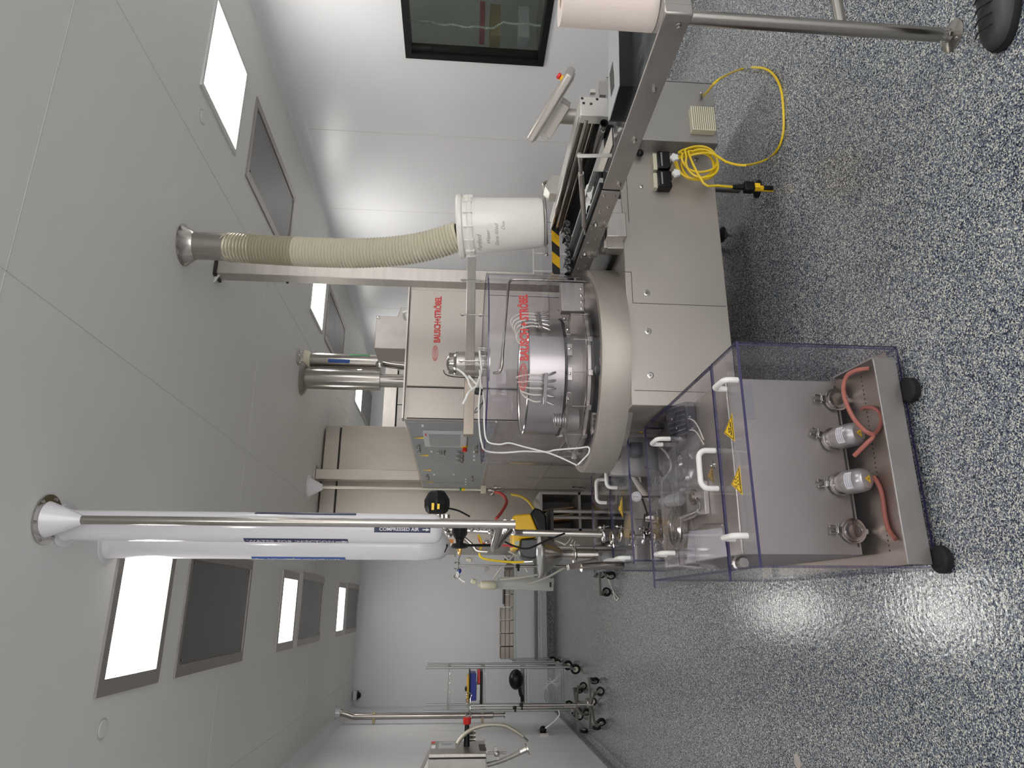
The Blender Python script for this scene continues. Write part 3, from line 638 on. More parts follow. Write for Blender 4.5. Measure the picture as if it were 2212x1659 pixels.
mb = MB(); P = [MC + V((RG * math.cos(a), RG * math.sin(a), zg + 0.0005)) for a in [2 * math.pi * k / 96 for k in range(96)]]
n0 = len(mb.f); mb.prism(P, (0, 0, 0.006)); mb.mi = [0, 0] + [1] * (len(mb.f) - 2)
mb.build('top_plate', [ACR, ACRE], t2, ang=25)
def bent_text(s, size, C, r, th0, z0, length, mt_, nm, par, bold=0.02):
    flat = text(s, size, (0, 0, 0), (1, 0, 0), (0, 1, 0), depth=0, fit=length, bold=bold); mb = MB()
    for p in flat.v:
        a = th0 + p.x / r; mb.v.append(V((C.x + r * math.cos(a), C.y + r * math.sin(a), z0 + p.y)))
    mb.f = flat.f; mb.mi = flat.mi; return mb.build(nm, mt_, par, smooth=False)
def az_of(xp, yp, r):      # where the ray through a pixel meets the near side of the guard
    d = ray(xp, yp); o = EYE; a = d.x ** 2 + d.y ** 2; bx, by = o.x - MC.x, o.y - MC.y; b = 2 * (bx * d.x + by * d.y); c = bx * bx + by * by - r * r
    t_ = (-b - math.sqrt(b * b - 4 * a * c)) / (2 * a); p = o + d * t_; return math.atan2(p.y - MC.y, p.x - MC.x), p.z
aB, zb0 = az_of(1141, 779, RG); aL, _ = az_of(1139, 636, RG); _, zt0 = az_of(1122, 779, RG)
bent_text('BAUSCH + STRÖBEL', (zb0 - zt0) * -1.38, MC, RG + 0.0012, aB, zb0, (aL - aB) * RG, PRINTR, 'lettering', t2, bold=0.035)
ao, zo = az_of(1130, 815, RG)
def oval_logo(mapf, a_, b_, par, mt_):
    mb = MB(); n = 40
    def ringp(k0, k1, inner, outer):
        for k in range(n):
            t0, t1 = 2 * math.pi * k / n, 2 * math.pi * (k + 1) / n
            mb.quad(mapf(outer * a_ * math.cos(t0), outer * b_ * math.sin(t0)), mapf(outer * a_ * math.cos(t1), outer * b_ * math.sin(t1)), mapf(inner * a_ * math.cos(t1), inner * b_ * math.sin(t1)), mapf(inner * a_ * math.cos(t0), inner * b_ * math.sin(t0)))
    ringp(0, n, 0.93, 1.0); ringp(0, n, 0.80, 0.85)
    for yy in (-0.42, 0.36): mb.quad(mapf(-a_ * .86, b_ * yy), mapf(a_ * .86, b_ * yy), mapf(a_ * .86, b_ * (yy + .10)), mapf(-a_ * .86, b_ * (yy + .10)))
    mb.build('oval_emblem', mt_, par, smooth=False)
    flat = text('STRÖBEL', b_ * 0.62, (0, 0, 0), (1, 0, 0), (0, 1, 0), depth=0, fit=a_ * 1.5); m2 = MB()
    for p in flat.v: m2.v.append(V(mapf(p.x - a_ * .75, p.y - b_ * .22)))
    m2.f = flat.f; m2.mi = flat.mi; m2.build('emblem_lettering', mt_, par, smooth=False)
oval_logo(lambda x, y: (MC.x + (RG + .0012) * math.cos(ao + x / RG), MC.y + (RG + .0012) * math.sin(ao + x / RG), zo + y), 0.062, 0.021, t2, PRINTR)
# small clamps along the guard's upper edge are omitted from view; corner posts that carry the guard
# inner drum
t3 = thing('machine_drum', 'round stainless drum inside the clear cylindrical guard', 'machine drum', MC + V((0, 0, 0.853)))
rd = 0.30; DC = MC + V((-0.03, 0.02, 0))
MB().lathe(DC + V((0, 0, 0.995)), (0, 0, 1), [(0, rd - 0.02), (0.004, rd), (0.17, rd), (0.175, rd), (0.178, rd - 0.004), (0.172, rd - 0.008), (0.17, rd - 0.05)], 80).build('upper_drum', mat('drum_steel', (0.46, 0.43, 0.41), 0.30, 0.85, noise=0.04, nscale=3), t3)
MB().lathe(DC + V((0, 0, 1.168)), (0, 0, 1), [(0, rd + 0.002), (0.006, rd + 0.004), (0.010, rd)], 80, cap=False).build('drum_lip', CHROME, t3)
MB().cyl(DC + V((0, 0, 0.985)), DC + V((0, 0, 0.995)), rd + 0.006, n=80).build('gasket', DARK, t3)
MB().cyl(DC + V((0, 0, 0.853)), DC + V((0, 0, 0.985)), rd - 0.07, n=64).build('lower_drum', STEELD, t3)
MB().lathe(DC + V((0, 0, 0.868)), (0, 0, 1), [(0, 0.36), (0.02, 0.385), (0.035, 0.385), (0.035, 0.36), (0.03, 0.30)], 80).build('star_wheel', STEEL, t3)
MB().lathe(DC + V((0, 0, 0.905)), (0, 0, 1), [(0, 0.387), (0.004, 0.389), (0.006, 0.384)], 80, cap=False).build('wheel_lip', CHROME, t3)
for k in range(16):
    a = math.radians(-150 + k * 22.5); c_, s_ = math.cos(a), math.sin(a)
    ax = ((c_, s_, 0), (-s_, c_, 0), (0, 0, 1))
    g = MB().obox(DC + V((c_ * 0.402, s_ * 0.402, 0.897)), ax, (0.020, 0.014, 0.012)).build('gripper', POLISH, t3, bevel=0.002)
    MB().cyl(DC + V((c_ * 0.41, s_ * 0.41, 0.905)), DC + V((c_ * 0.41, s_ * 0.41, 0.975)), 0.0022, n=8).build('needle', CHROME, g)
    h = MB().obox(DC + V((c_ * 0.300, s_ * 0.300, 0.975)), ax, (0.010, 0.032, 0.012)).build('bracket', STEEL, t3, bevel=0.002)
    MB().ball(DC + V((c_ * 0.315, s_ * 0.315, 0.978)), 0.007, 8).build('bolt', CHROME, h)
for (aa, zc) in ((-52, 1.115), (-118, 1.095)):
    a = math.radians(aa); c = DC + V((math.cos(a) * 0.335, math.sin(a) * 0.335, zc))
    man = MB().obox(c, ((-math.sin(a), math.cos(a), 0), (math.cos(a), math.sin(a), 0), (0, 0, 1)), (0.075, 0.008, 0.009)).build('manifold', POLISH, t3, bevel=0.002)
    for k in range(5):
        d = V((-math.sin(a), math.cos(a), 0)) * (0.032 * (k - 2))
        MB().lathe(c + d + V((0, 0, 0.006)), (0, 0, 1), [(0, .006), (.008, .008), (.012, .005), (.02, .005)], 8).build('fitting', CHROME, man)
        MB().lathe(c + d + V((0, 0, -0.006)), (0.2 * (k - 2), 0, -1), [(0, .005), (.03, .007), (.045, .004)], 8).build('nozzle', CHROME, man)
        rad = V((math.cos(a), math.sin(a), 0)); s0 = c + d + V((0, 0, 0.022))
        MB().tube([s0, s0 + V((0, 0, 0.03 + 0.008 * k)), s0 - rad * 0.03 - d * 0.3 + V((0, 0, 0.075 + 0.010 * k)), s0 - rad * 0.10 - d * 0.6 + V((0, 0, 0.085)), s0 - rad * 0.15 - d * 0.7 + V((0, 0, 0.04))], 0.0036, 8, smooth=5).build('silicone_tube', TUBE, man)
# vial infeed tray with metal rods (right inside the guard) and coil spring dish (left inside)
c = az_of(1240, 905, RG - 0.06); 
def on_guard(xp, yp, r):
    a, z = az_of(xp, yp, r); return V((MC.x + r * math.cos(a), MC.y + r * math.sin(a), z))
c = on_guard(1225, 908, 0.44)
d_ = MB().lathe(c, (0, 0, 1), [(-0.05, 0.05), (-0.048, 0.055), (0, 0.06), (0.004, 0.062), (0.004, 0.05)], 28).build('dish', STEELD, t3)
for k in range(5):
    MB().tube([c + V((0.035 * math.cos(q_), 0.028 * math.sin(q_), 0.012 + 0.012 * k)) for q_ in [2 * math.pi * j / 16 for j in range(16)]], 0.0025, 6, closed=True).build('coil', CHROME, d_)
c = on_guard(1282, 915, 0.43)
pb = MB().obox(c, ((1, 0, 0), (0, 1, 0), (0, 0, 1)), (0.050, 0.02, 0.012)).build('pump_block', POLISH, t3, bevel=0.003)
for k in range(4):
    MB().cyl(c + V((-0.035 + 0.022 * k, -0.02, 0.0)), c + V((-0.035 + 0.022 * k, -0.045, -0.025)), 0.007, n=10).build('piston', CHROME, pb)
MB().tube([c + V((0.03, -0.02, -0.01)), c + V((0.05, -0.04, -0.05)), c + V((0.0, -0.04, -0.08)), c + V((-0.05, -0.03, -0.05))], 0.003, 8, smooth=6).build('silicone_tube', TUBE, pb)
c = on_guard(1247, 650, 0.40)
dr = MB().box(c.x - 0.055, c.x + 0.10, c.y - 0.0, c.y + 0.05, 0.90, 1.015).build('drive_housing', STEELD, t3, bevel=0.004)
for k in range(4): MB().bolt(V((c.x - 0.04 + 0.035 * k, c.y, 0.915)), (0, -1, 0), 0.006, 0.006).build('bolt', CHROME, dr)
c = on_guard(1310, 800, 0.45)
MB().lathe(V((c.x, c.y, 0.853)), (0, 0, 1), [(0, .035), (.006, .035), (.014, .022), (.026, .022), (.03, .016)], 24).build('rotary_knob', BLACK, t3)
# overhead fan hub with its two arms, resting on the guard
t4 = thing('overhead_hub', 'overhead arm with cylindrical fan hub above the clear round guard', 'overhead arm', MC + V((0, 0, zg + 0.007)))
hc = V((py(1000, 800, 3.30).x + 0.03, 3.30, 0))
hc.x = py(1015, 786, 3.30).x
rh = 0.062
MB().cyl((hc.x, hc.y, zg + 0.008), (hc.x, hc.y, 1.518), rh, n=40).build('hub', STEEL, t4)
fan = MB().lathe((hc.x, hc.y, 1.518), (0, 0, 1), [(0, .058), (.006, .060), (.012, .056), (.014, .050), (.036, .046), (.046, .032), (.052, .010)], 36).build('motor', CHROME, t4)
for k in range(22):
    a = k * 2 * math.pi / 22; c_, s_ = math.cos(a), math.sin(a)
    MB().obox((hc.x + .050 * c_, hc.y + .050 * s_, 1.545), ((c_, s_, 0), (-s_, c_, 0), (0, 0, 1)), (.006, .0016, .013)).build('cooling_fin', STEELD, fan)
aL0, aL1 = py(1019, 792, 3.20), py(1019, 553, 3.46)
a0 = V((aL0.x, 3.215, 1.452)); a1 = V((aL1.x, 3.46, 1.452)); dd = (a1 - a0).normalized()
MB().obox((a0 + a1) / 2, (dd, V((-dd.y, dd.x, 0)), (0, 0, 1)), ((a1 - a0).length / 2, 0.022, 0.024)).build('long_arm', STEEL, t4, bevel=0.002)
b0, b1 = py(1019, 860, 3.36), py(1019, 935, 3.30)
MB().obox(V(((hc.x + b1.x) / 2, 3.36, 1.450)), ((1, 0, 0), (0, 1, 0), (0, 0, 1)), (abs(hc.x - b1.x) / 2, 0.026, 0.026)).build('short_arm', mat('bronze_steel', (0.34, 0.29, 0.24), 0.4, 0.7), t4, bevel=0.002)
for yp in (606, 680, 780):
    c = py(1019, yp, a0.y + (a1.y - a0.y) * (792 - yp) / 239 - 0.03)
    r_ = MB().cyl(V((c.x, c.y, zg + 0.008)), V((c.x, c.y, 1.51)), 0.0045, n=10).build('threaded_rod', CHROME, t4)
    for zz in (1.395, 1.488): MB().cyl(V((c.x, c.y, zz)), V((c.x, c.y, zz + .014)), 0.0085, n=6).build('nut', CHROME, r_)
for k in range(4):
    a = -2.2 + k * 0.8; MB().lathe((hc.x + .085 * math.cos(a), hc.y + .085 * math.sin(a), zg + .007), (0, 0, 1), [(0, .008), (.006, .008), (.007, .004), (.025, .004), (.026, .008), (.03, .008)], 8).build('stud', CHROME, t4)
MB().cyl((hc.x, hc.y, zg - 0.004), (hc.x, hc.y, zg - 0.022), 0.085, n=32).build('flange', STEEL, t4)
hr = [py(1066, 806, 2.86), py(1078, 804, 2.85), py(1084, 792, 2.85), py(1086, 760, 2.855), py(1092, 690, 2.90), py(1098, 622, 3.0), py(1102, 608, 3.05), py(1115, 604, 3.05), py(1200, 606, 3.06), py(1300, 610, 3.08)]
tag(MB().tube(hr, 0.0065, 10, smooth=3).build('bent_rod', POLISH), 'long bent steel rod running across the front of the clear guard', 'rod')
# white cables, adapter and ties round the hub
def cab(pts, r, nm, lab, mt_=PLASTW, cat='cable', sm=6): return tag(MB().tube(pts, r, 8, smooth=sm).build(nm, mt_), lab, cat)
Yc = 3.12
cab([py(987, 797, 3.2), py(1000, 806, Yc), py(1010, 818, Yc), py(1014, 830, Yc), py(1022, 842, Yc), py(1030, 836, Yc), py(1034, 820, Yc), py(1040, 800, Yc), py(1037, 770, Yc), py(1036, 758, Yc)], 0.0052, 'white_cable', 'white cable looped round the fan hub')
cab([py(1012, 812, Yc), py(1024, 825, Yc), py(1030, 833, 3.1), py(1014, 846, 3.08), py(1006, 862, 3.06), py(1000, 873, 3.06)], 0.0058, 'white_ribbon', 'white tie with a loose end left of the fan hub')
cab([py(1036, 800, 3.1), py(1038, 830, 3.02), py(1034, 880, 2.98), py(1036, 930, 2.95), py(1041, 958, 2.95), py(1050, 974, 3.0), py(1085, 978, 3.02), py(1130, 975, 3.02), py(1180, 976, 3.03), py(1200, 972, 3.03), py(1250, 968, 3.03), py(1271, 966, 3.03), py(1272, 978, 3.03), py(1262, 990, 3.02), py(1248, 1004, 3.02)], 0.0038, 'white_cable', 'white cable hanging down the left side of the round guard to a tied end')
cab([py(1040, 830, 3.08), py(1046, 870, 3.0), py(1046, 915, 2.97), py(1052, 952, 2.97), py(1078, 960, 2.97), py(1100, 957, 2.97), py(1135, 966, 2.98), py(1180, 977, 2.99), py(1210, 988, 3.0), py(1246, 1005, 3.01)], 0.0036, 'white_cable', 'white cable crossing the round guard diagonally')
cab([py(958, 760 + 40, 3.2), py(962, 808, 3.18), py(975, 813, 3.18), py(1000, 815, 3.18), py(1038, 816, 3.15)], 0.0025, 'black_wire', 'thin black wire arching over the fan motor', BLACK)
ad = MB().obox(py(1034, 846, 3.05), (V((0.15, 0, 1)), V((1, 0, -0.15)), (0, 1, 0)), (0.018, 0.014, 0.012)).build('power_adapter', BLACK, bevel=0.004)
tag(ad, 'small black adapter block hanging among the white cables', 'adapter')
cab([py(1043, 852, 3.05), py(1044, 866, 3.05), py(1036, 876, 3.05), py(1028, 884, 3.05), py(1026, 892, 3.05), py(1034, 886, 3.05), py(1042, 872, 3.05), py(1046, 855, 3.05)], 0.0018, 'black_wire', 'loop of thin black wire below the adapter block', BLACK)
# yellow enabling-switch cable
pl = py(1520, 207, BY - 0.03)
fl = lambda x, y: pz(x, y, 0.009)
run = [pl, py(1530, 196, BY - 0.12), py(1552, 172, BY - 0.22) , fl(1600, 150), fl(1640, 146), fl(1668, 158), fl(1686, 190), fl(1692, 235), fl(1692, 285), fl(1680, 322), fl(1655, 345), py(1610, 357, 2.62), py(1570, 350, 2.70), py(1530, 330, 2.755)]
YC = MY - 0.075
for k in range(5):
    n_ = 18; dx, dz, rx, rz = [(0, 0, .083, .095), (6, 3, .078, .088), (-4, -3, .088, .098), (4, -6, .074, .09), (9, 4, .080, .082)][k]
    c = py(1503 + dx, 357 + dz, YC)
    for j in range(n_): 
        a = 2 * math.pi * j / n_ + 1.2; run.append(c + V((rx * math.cos(a), 0.006 * (k % 3) - 0.009 * k + 0.004 * math.sin(3 * a), rz * math.sin(a))))
run += [py(1520, 396, YC - 0.03), py(1550, 401, YC - 0.02), py(1582, 404, YC - 0.01)]
t5 = thing('yellow_cable', 'yellow cable looped on the floor and coiled on the star knobs with a yellow handset', 'cable', fl(1680, 322) - V((0, 0, .006)))
MB().tube(run, 0.0058, 8, smooth=3).build('cable', YCABLE, t5)
hy = YC - 0.01
hs = MB().tube([py(1628, 406, hy), py(1655, 408, hy), py(1680, 409, hy), py(1690, 407, hy)], lambda t_: 0.017 - 0.004 * math.sin(t_ * 3), 14, smooth=3).build('handset', YELLOW, t5)
MB().cyl(py(1582, 404, hy), py(1606, 404, hy), 0.011, 0.015, n=10).build('strain_relief', BLACK, hs)
MB().obox(py(1617, 405, hy), ((1, 0, 0), (0, 1, 0), (0, 0, 1)), (0.026, 0.02, 0.026)).build('head', BLACK, hs, bevel=0.008)
MB().obox(py(1636, 402, hy - 0.014), ((1, 0, 0), (0, 1, 0), (0, 0, 1)), (0.013, 0.008, 0.013)).build('button', AMBER, hs, bevel=0.002)
MB().obox(py(1660, 406, hy - 0.012), ((1, 0, 0), (0, 1, 0), (0, 0, 1)), (0.010, 0.006, 0.024)).build('grip', BLACK, hs, bevel=0.002)
MB().cyl(py(1683, 404, hy - 0.01), py(1683, 404, hy - 0.02), 0.008, n=12).build('push_button', BLACK, hs)
# ================================================================ accumulation table, conveyors, console
TX, TZ = 1.66, 0.928
t = thing('steel_table', 'low framed stainless table with round legs at the right edge of the scene', 'table', (2.0, 1.9, 0))
TB = mat('polished_table_steel', (0.42, 0.44, 0.46), 0.16, 0.95, noise=0.10, nscale=4, stretch=(6, 1, 1))
MB().box(TX, 2.06, 1.545, 2.43, TZ - 0.018, TZ - 0.014).build('table_top', TB, t)
MB().box(TX - 0.006, TX + 0.004, 1.56, 2.43, TZ - 0.082, TZ).build('side_rail', STEELD, t, bevel=0.0015)
MB().box(TX - 0.006, 2.06, 1.535, 1.545, TZ - 0.082, TZ).build('front_rail', STEELD, t, bevel=0.0015)
MB().box(TX - 0.009, TX + 0.03, 1.531, 1.565, TZ - 0.084, TZ + 0.003).build('corner_bracket', STEELD, t, bevel=0.005)
for (xx, yy) in ((1466, 52), (1413, 192), (1371, 302), (1338, 397)):
    c = px(xx, yy, TX - 0.006); MB().lathe(c, (-1, 0, 0), [(0, .009), (.004, .009), (.005, .006), (.014, .006), (.016, .003)], 8).build('bolt', CHROME, t)
def tleg(x_, y_):
    l = MB().cyl((x_, y_, 0.045), (x_, y_, TZ - 0.05), 0.0215, n=24).build('leg', POLISH, t)
    MB().cyl((x_, y_, 0.02), (x_, y_, 0.05), 0.016, n=20).build('adjuster', CHROME, l)
    MB().lathe((x_, y_, 0), (0, 0, 1), [(0, .047), (.004, .047), (.006, .043), (.014, .020), (.022, .018)], 28).build('foot_plate', POLISH, l)
    for a in (0.6, 3.7): MB().bolt((x_ + .034 * math.cos(a), y_ + .034 * math.sin(a), .006), (0, 0, 1), 0.005, 0.006).build('anchor_bolt', CHROME, l)
tleg(1.690, 1.580); tleg(2.03, 1.58)
zc = pd(1840, 60, 2.05).z
MB().cyl((1.69, 1.58, zc), (2.03, 1.58, zc), 0.017, n=20).build('cross_brace', POLISH, t)
# black tray like device on the table
zt0 = TZ - .0138
A_, C_, B_ = pz(1364, 60, zt0), pz(1367, 187, zt0), pz(1345, 259, zt0)
hh_ = 0.0
lo, hi = 0.0, 0.2
for _ in range(30):
    hh_ = (lo + hi) / 2; d_ = C_ + V((0, 0, hh_)) - EYE
    if CX + F * d_.dot(R_V) / d_.dot(R_W) > 1337: lo = hh_
    else: hi = hh_
D_, E_ = pz(1314, 262, zt0 + hh_), pz(1314, 122, zt0 + hh_)
D_.z = E_.z = zt0
G_ = A_ + (E_ - C_) * .9
bx = thing('black_tray', 'black rimmed shallow box with a dark slot standing on the steel table', 'tray', ((A_.x + B_.x) / 2, (A_.y + B_.y) / 2, zt0))
P = [A_, C_, B_, D_, E_, G_]
MB().prism([V(p) for p in P], (0, 0, hh_ - .003)).build('body', BLACK, bx)
MB().prism([V(p) + V((0, 0, hh_ - .0028)) for p in P], (0, 0, 0.003)).build('top_plate', mat('pale_grey_plate', (0.42, 0.43, 0.44), 0.4), bx)
MB().prism([pz(x_, y_, zt0 + hh_ + .0004) for x_, y_ in ((1323.5, 133), (1326, 160), (1327, 187), (1320, 209), (1317, 160))], (0, 0, 0.0008)).build('slot', DARK, bx)
# paper towel roll
rp = V((1.815, 1.665, TZ - 0.013)); 
t = thing('paper_towel_roll', 'roll of embossed paper towel standing on the table corner', 'paper towel', rp)
PT = mat('paper_towel', (0.80, 0.69, 0.63), 0.8, bump=0.6, bscale=55)
mb = MB(); mb.lathe(rp, (0, 0, 1), [(0, .022), (0, .074), (.30, .074), (.30, .022), (0.0, .022)], 48, cap=False); mb.build('roll', PT, t)
MB().lathe(rp, (0, 0, 1), [(0.001, .022), (.2995, .022)], 24, cap=False).build('core', mat('card_core', (0.45, 0.35, 0.25), 0.8), t)
fl_ = []
for k in range(9): a = math.radians(-150 + k * 8); fl_.append(V((rp.x + (.0745 + .0006 * k) * math.cos(a), rp.y + (.0745 + .0006 * k) * math.sin(a), 0)))
mb = MB()
for a_, b_ in zip(fl_, fl_[1:]): mb.quad(a_ + V((0, 0, rp.z + .002)), b_ + V((0, 0, rp.z + .002)), b_ + V((0, 0, rp.z + .298)), a_ + V((0, 0, rp.z + .298)))
mb.build('loose_sheet', PT, t)
# conveyor lane continuing the table rail
t = thing('belt_conveyor', 'black belt conveyor with bolted steel side plates beyond the steel table', 'conveyor', (1.66, 2.85, 0.845))
y0, y1 = 2.435, 3.30; CXL = 1.650
for xa, xb in ((1.655, 1.690), (1.712, 1.742)): MB().box(xa, xb, y0, y1, TZ + 0.000, TZ + 0.012).build('belt', RUBBER, t, bevel=0.002)
MB().box(1.690, 1.712, y0, y1, TZ - 0.005, TZ + 0.009).build('wear_strip', mat('grey_strip', (0.35, 0.36, 0.36), 0.35), t)
MB().box(1.742, 1.747, y0, y1, TZ - 0.02, TZ + 0.035).build('guide_edge', ZINC, t)
for k in range(3):
    ya, yb = y0 + k * 0.27 + 0.003, y0 + (k + 1) * 0.27 - 0.004
    sp_ = MB().box(CXL, CXL + .005, ya, yb, TZ - 0.078, TZ + 0.002).build('side_plate', STEELD, t, bevel=0.001)
    for (fy, fz) in ((.12, .25), (.12, .8), (.45, .35), (.6, .7), (.9, .2), (.9, .8)):
        MB().lathe((CXL, ya + (yb - ya) * fy, TZ - .078 + .08 * fz), (-1, 0, 0), [(0, .006), (.003, .006), (.005, .003)], 8).build('rivet', CHROME, sp_)
    MB().box(CXL - .012, CXL + .1, yb - .004, yb + .006, TZ - .082, TZ - .01).build('cross_bracket', POLISH, t)
    MB().lathe((CXL - .008, yb - .02, TZ - .02), (-1, 0, 0), [(0, .008), (.008, .009), (.016, .006)], 10).build('clamp_screw', CHROME, t)
MB().box(1.655, 1.745, y0, y1, TZ - .075, TZ - .006).build('core', DARK, t)
PERF = mat('perforated_sheet', (0.50, 0.46, 0.40), 0.5, 0.4)
def perf(m):
    nt = m.node_tree; b = nt.nodes['Principled BSDF']; tc = nt.nodes.new('ShaderNodeTexCoord'); v = nt.nodes.new('ShaderNodeTexVoronoi'); v.inputs['Scale'].default_value = 150; v.inputs['Randomness'].default_value = 0
    nt.links.new(tc.outputs['Object'], v.inputs['Vector']); r = nt.nodes.new('ShaderNodeValToRGB'); r.color_ramp.elements[0].position = .25; r.color_ramp.elements[0].color = (.18, .16, .14, 1); r.color_ramp.elements[1].position = .32; r.color_ramp.elements[1].color = (.55, .51, .46, 1)
    nt.links.new(v.outputs['Distance'], r.inputs[0]); nt.links.new(r.outputs[0], b.inputs['Base Color'])
perf(PERF)
tag(MB().box(1.752, 1.835, 2.27, 3.10, TZ - .012, TZ - .009).build('perforated_strip', PERF), 'narrow perforated sheet lying between the belt conveyor and the black tube', 'perforated sheet')
# crumpled wipe
mb = MB(); rnd = random.Random(3); c = pz(1280, 426, TZ - .005); n = 9
for i in range(n):
    for j in range(n):
        u_, v_ = i / (n - 1) - .5, j / (n - 1) - .5
        mb.v.append(c + V((u_ * .10 + rnd.uniform(-.008, .008), v_ * .22 + rnd.uniform(-.012, .012), max(0.001, .035 * (1 - 3.2 * u_ * u_ - 3.2 * v_ * v_) + rnd.uniform(0, .022)))))
for i in range(n - 1):
    for j in range(n - 1): mb.f.append([i * n + j, (i + 1) * n + j, (i + 1) * n + j + 1, i * n + j + 1]); mb.mi.append(0)
tag(mb.build('crumpled_wipe', PLASTW, ang=60), 'white crumpled wipe lying on the conveyor beside the black belts', 'wipe')
# aluminium conveyor housing with end block, rails and black tube
t = thing('rail_conveyor', 'aluminium railed conveyor with a square end block beyond the table', 'conveyor', (2.1, 2.9, 0.80))
e0, e1 = py(1253, 208, 2.33), py(1316, 252, 2.33)
ALU = mat('pale_aluminium', (0.62, 0.60, 0.56), 0.35, 0.5)
blk = MB().box(e0.x, e1.x, 2.33, 2.38, e1.z, e0.z).build('end_block', ALU, t, bevel=0.002)
for fx, fz in ((.12, .93), (.12, .40), (.40, .88), (.42, .62)):
    MB().lathe((e1.x + (e0.x - e1.x) * (1 - fx * .9), 2.33, e1.z + (e0.z - e1.z) * fz), (0, -1, 0), [(0, .006), (.0015, .006), (.0016, .003)], 12).build('screw', DARK, blk)
xs, zs = e1.x, e0.z
RAIL = mat('dark_rail_metal', (0.22, 0.20, 0.17), 0.35, 0.8)  # darker metal for the conveyor housing
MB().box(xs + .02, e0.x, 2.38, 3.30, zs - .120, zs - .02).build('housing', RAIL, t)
for k, (dz, dx, r_) in enumerate(((-.006, .014, .008), (-.030, .004, .009), (-.060, .006, .006))):
    MB().cyl((xs + dx, 2.36, zs + dz), (xs + dx, 3.28, zs + dz), r_, n=14).build('guide_rail', POLISH, t)
MB().box(xs + .02, e0.x, 2.38, 3.28, zs - .004, zs).build('top_strip', ALU, t)
MB().box(xs - .02, xs + .02, 2.40, 3.35, zs - .115, zs - .075).build('black_belt', BLACK, t)
# stop block with sloping hood half way
g0 = py(1195, 405, 3.0)
MB().prism([(g0.x - .02, 3.02, zs - .09), (g0.x - .02, 3.02, zs + .035), (g0.x + .02, 3.02, zs + .06), (g0.x + .09, 3.02, zs + .02), (g0.x + .09, 3.02, zs - .09)], (0, .08, 0)).build('hood', ALU, t, bevel=0.002)
tb = thing('black_tube', 'open ended glossy black tube lying beside the aluminium rails', 'tube', (1.9, 2.45, 0.9))
c = py(1305, 266, 2.28); c2 = py(1262, 400, 2.95)
mb = MB(); ax = c2 - c; L = ax.length
mb.lathe(c, ax, [(0, .0145), (0, .017), (L, .017), (L, .01)], 20, cap=False); mb.build('tube', mat('glossy_black', (0.02, 0.02, 0.022), 0.15, coat=.5), tb)
MB().lathe(c, ax, [(0.0, .0145), (.05, .0145), (.05, .001)], 20, cap=False).build('bore', DARK, tb)
a = c + ax * .06; MB().bolt(a + V((-.016, 0, 0)), (-1, 0, 0), .006, .006).build('clip_screw', CHROME, tb)
# plunger strut with L bar
t = thing('guide_strut', 'steel strut with a flat drop bar crossing in front of the black belts', 'strut', (1.85, 2.8, 0.93))
s0, s1, s2 = py(1252, 338, 2.28), py(1255, 374, 2.36), py(1262, 488, 2.72)
MB().tube([s0, s1], .007, 12).build('thin_rod', POLISH, t)
MB().tube([s1, s2], .0115, 16).build('sleeve', POLISH, t); MB().tube([s2, py(1264, 506, 2.80)], .005, 10).build('tip', STEELD, t)
b0, b1 = py(1248, 337, 2.27), py(1322, 336, 2.27)
MB().obox((b0 + b1) / 2, (b1 - b0, (1, 0, 0), (0, 1, 0)), ((b1 - b0).length / 2, .008, .003)).build('drop_bar', ALU, t, bevel=0.002)
MB().lathe(s0 + V((0, -.004, 0)), (0, -1, 0), [(0, .013), (.004, .013), (.005, .004)], 20).build('pivot', POLISH, t)
# black screw feeder and hazard striped guard
t = thing('feed_screw', 'black spiral feed screw in front of the striped guard strip', 'feed screw', py(1228, 530, 3.12))
s0, s1 = py(1227, 474, 3.12), py(1229, 592, 3.12); ax = s1 - s0; L = ax.length; n = 20; mb = MB(); axn = ax.normalized(); ref = None
for i in range(121):
    t_ = i / 120; R_, ref = mb.ring(s0 + ax * t_, axn, 1.0, n, ref)
    cc = s0 + ax * t_
    for j, p in enumerate(R_):
        ph = 2 * math.pi * j / n; rr = 0.0165 + 0.0065 * math.sin(2 * math.pi * 7.2 * t_ + ph); mb.v.append(cc + (p - cc) * rr)
for k in range(120):
    for j in range(n): j2 = (j + 1) % n; mb.f.append([k * n + j, k * n + j2, (k + 1) * n + j2, (k + 1) * n + j]); mb.mi.append(0)
mb.build('screw', mat('glossy_black', (0.02, 0.02, 0.022), 0.15), t, ang=70)
MB().cyl(s0 - ax * .02, s0, .016, n=16).build('end_cap', BLACK, t)
def hazard():
    m = bpy.data.materials.new('hazard_stripes'); m.use_nodes = True; nt = m.node_tree; b = nt.nodes['Principled BSDF']; tc = nt.nodes.new('ShaderNodeTexCoord')
    mp = nt.nodes.new('ShaderNodeMapping'); mp.inputs['Rotation'].default_value = (0, math.radians(-42), 0); nt.links.new(tc.outputs['Object'], mp.inputs['Vector'])
    w_ = nt.nodes.new('ShaderNodeTexWave'); w_.wave_type = 'BANDS'; w_.bands_direction = 'X'; w_.inputs['Scale'].default_value = 3.3; nt.links.new(mp.outputs[0], w_.inputs['Vector'])
    r = nt.nodes.new('ShaderNodeValToRGB'); r.color_ramp.interpolation = 'CONSTANT'; r.color_ramp.elements[0].color = (.015, .015, .015, 1); r.color_ramp.elements[1].position = .47; r.color_ramp.elements[1].color = (.85, .48, .01, 1)
    nt.links.new(w_.outputs['Fac'], r.inputs[0]); nt.links.new(r.outputs[0], b.inputs['Base Color']); b.inputs['Roughness'].default_value = .4; return m
t = thing('infeed_guard', 'clear acrylic infeed guard carrying a yellow and black hazard strip', 'machine guard', (1.85, 3.25, 0.9))
h0, h1 = py(1193, 592, 3.24), py(1206, 458, 3.24)
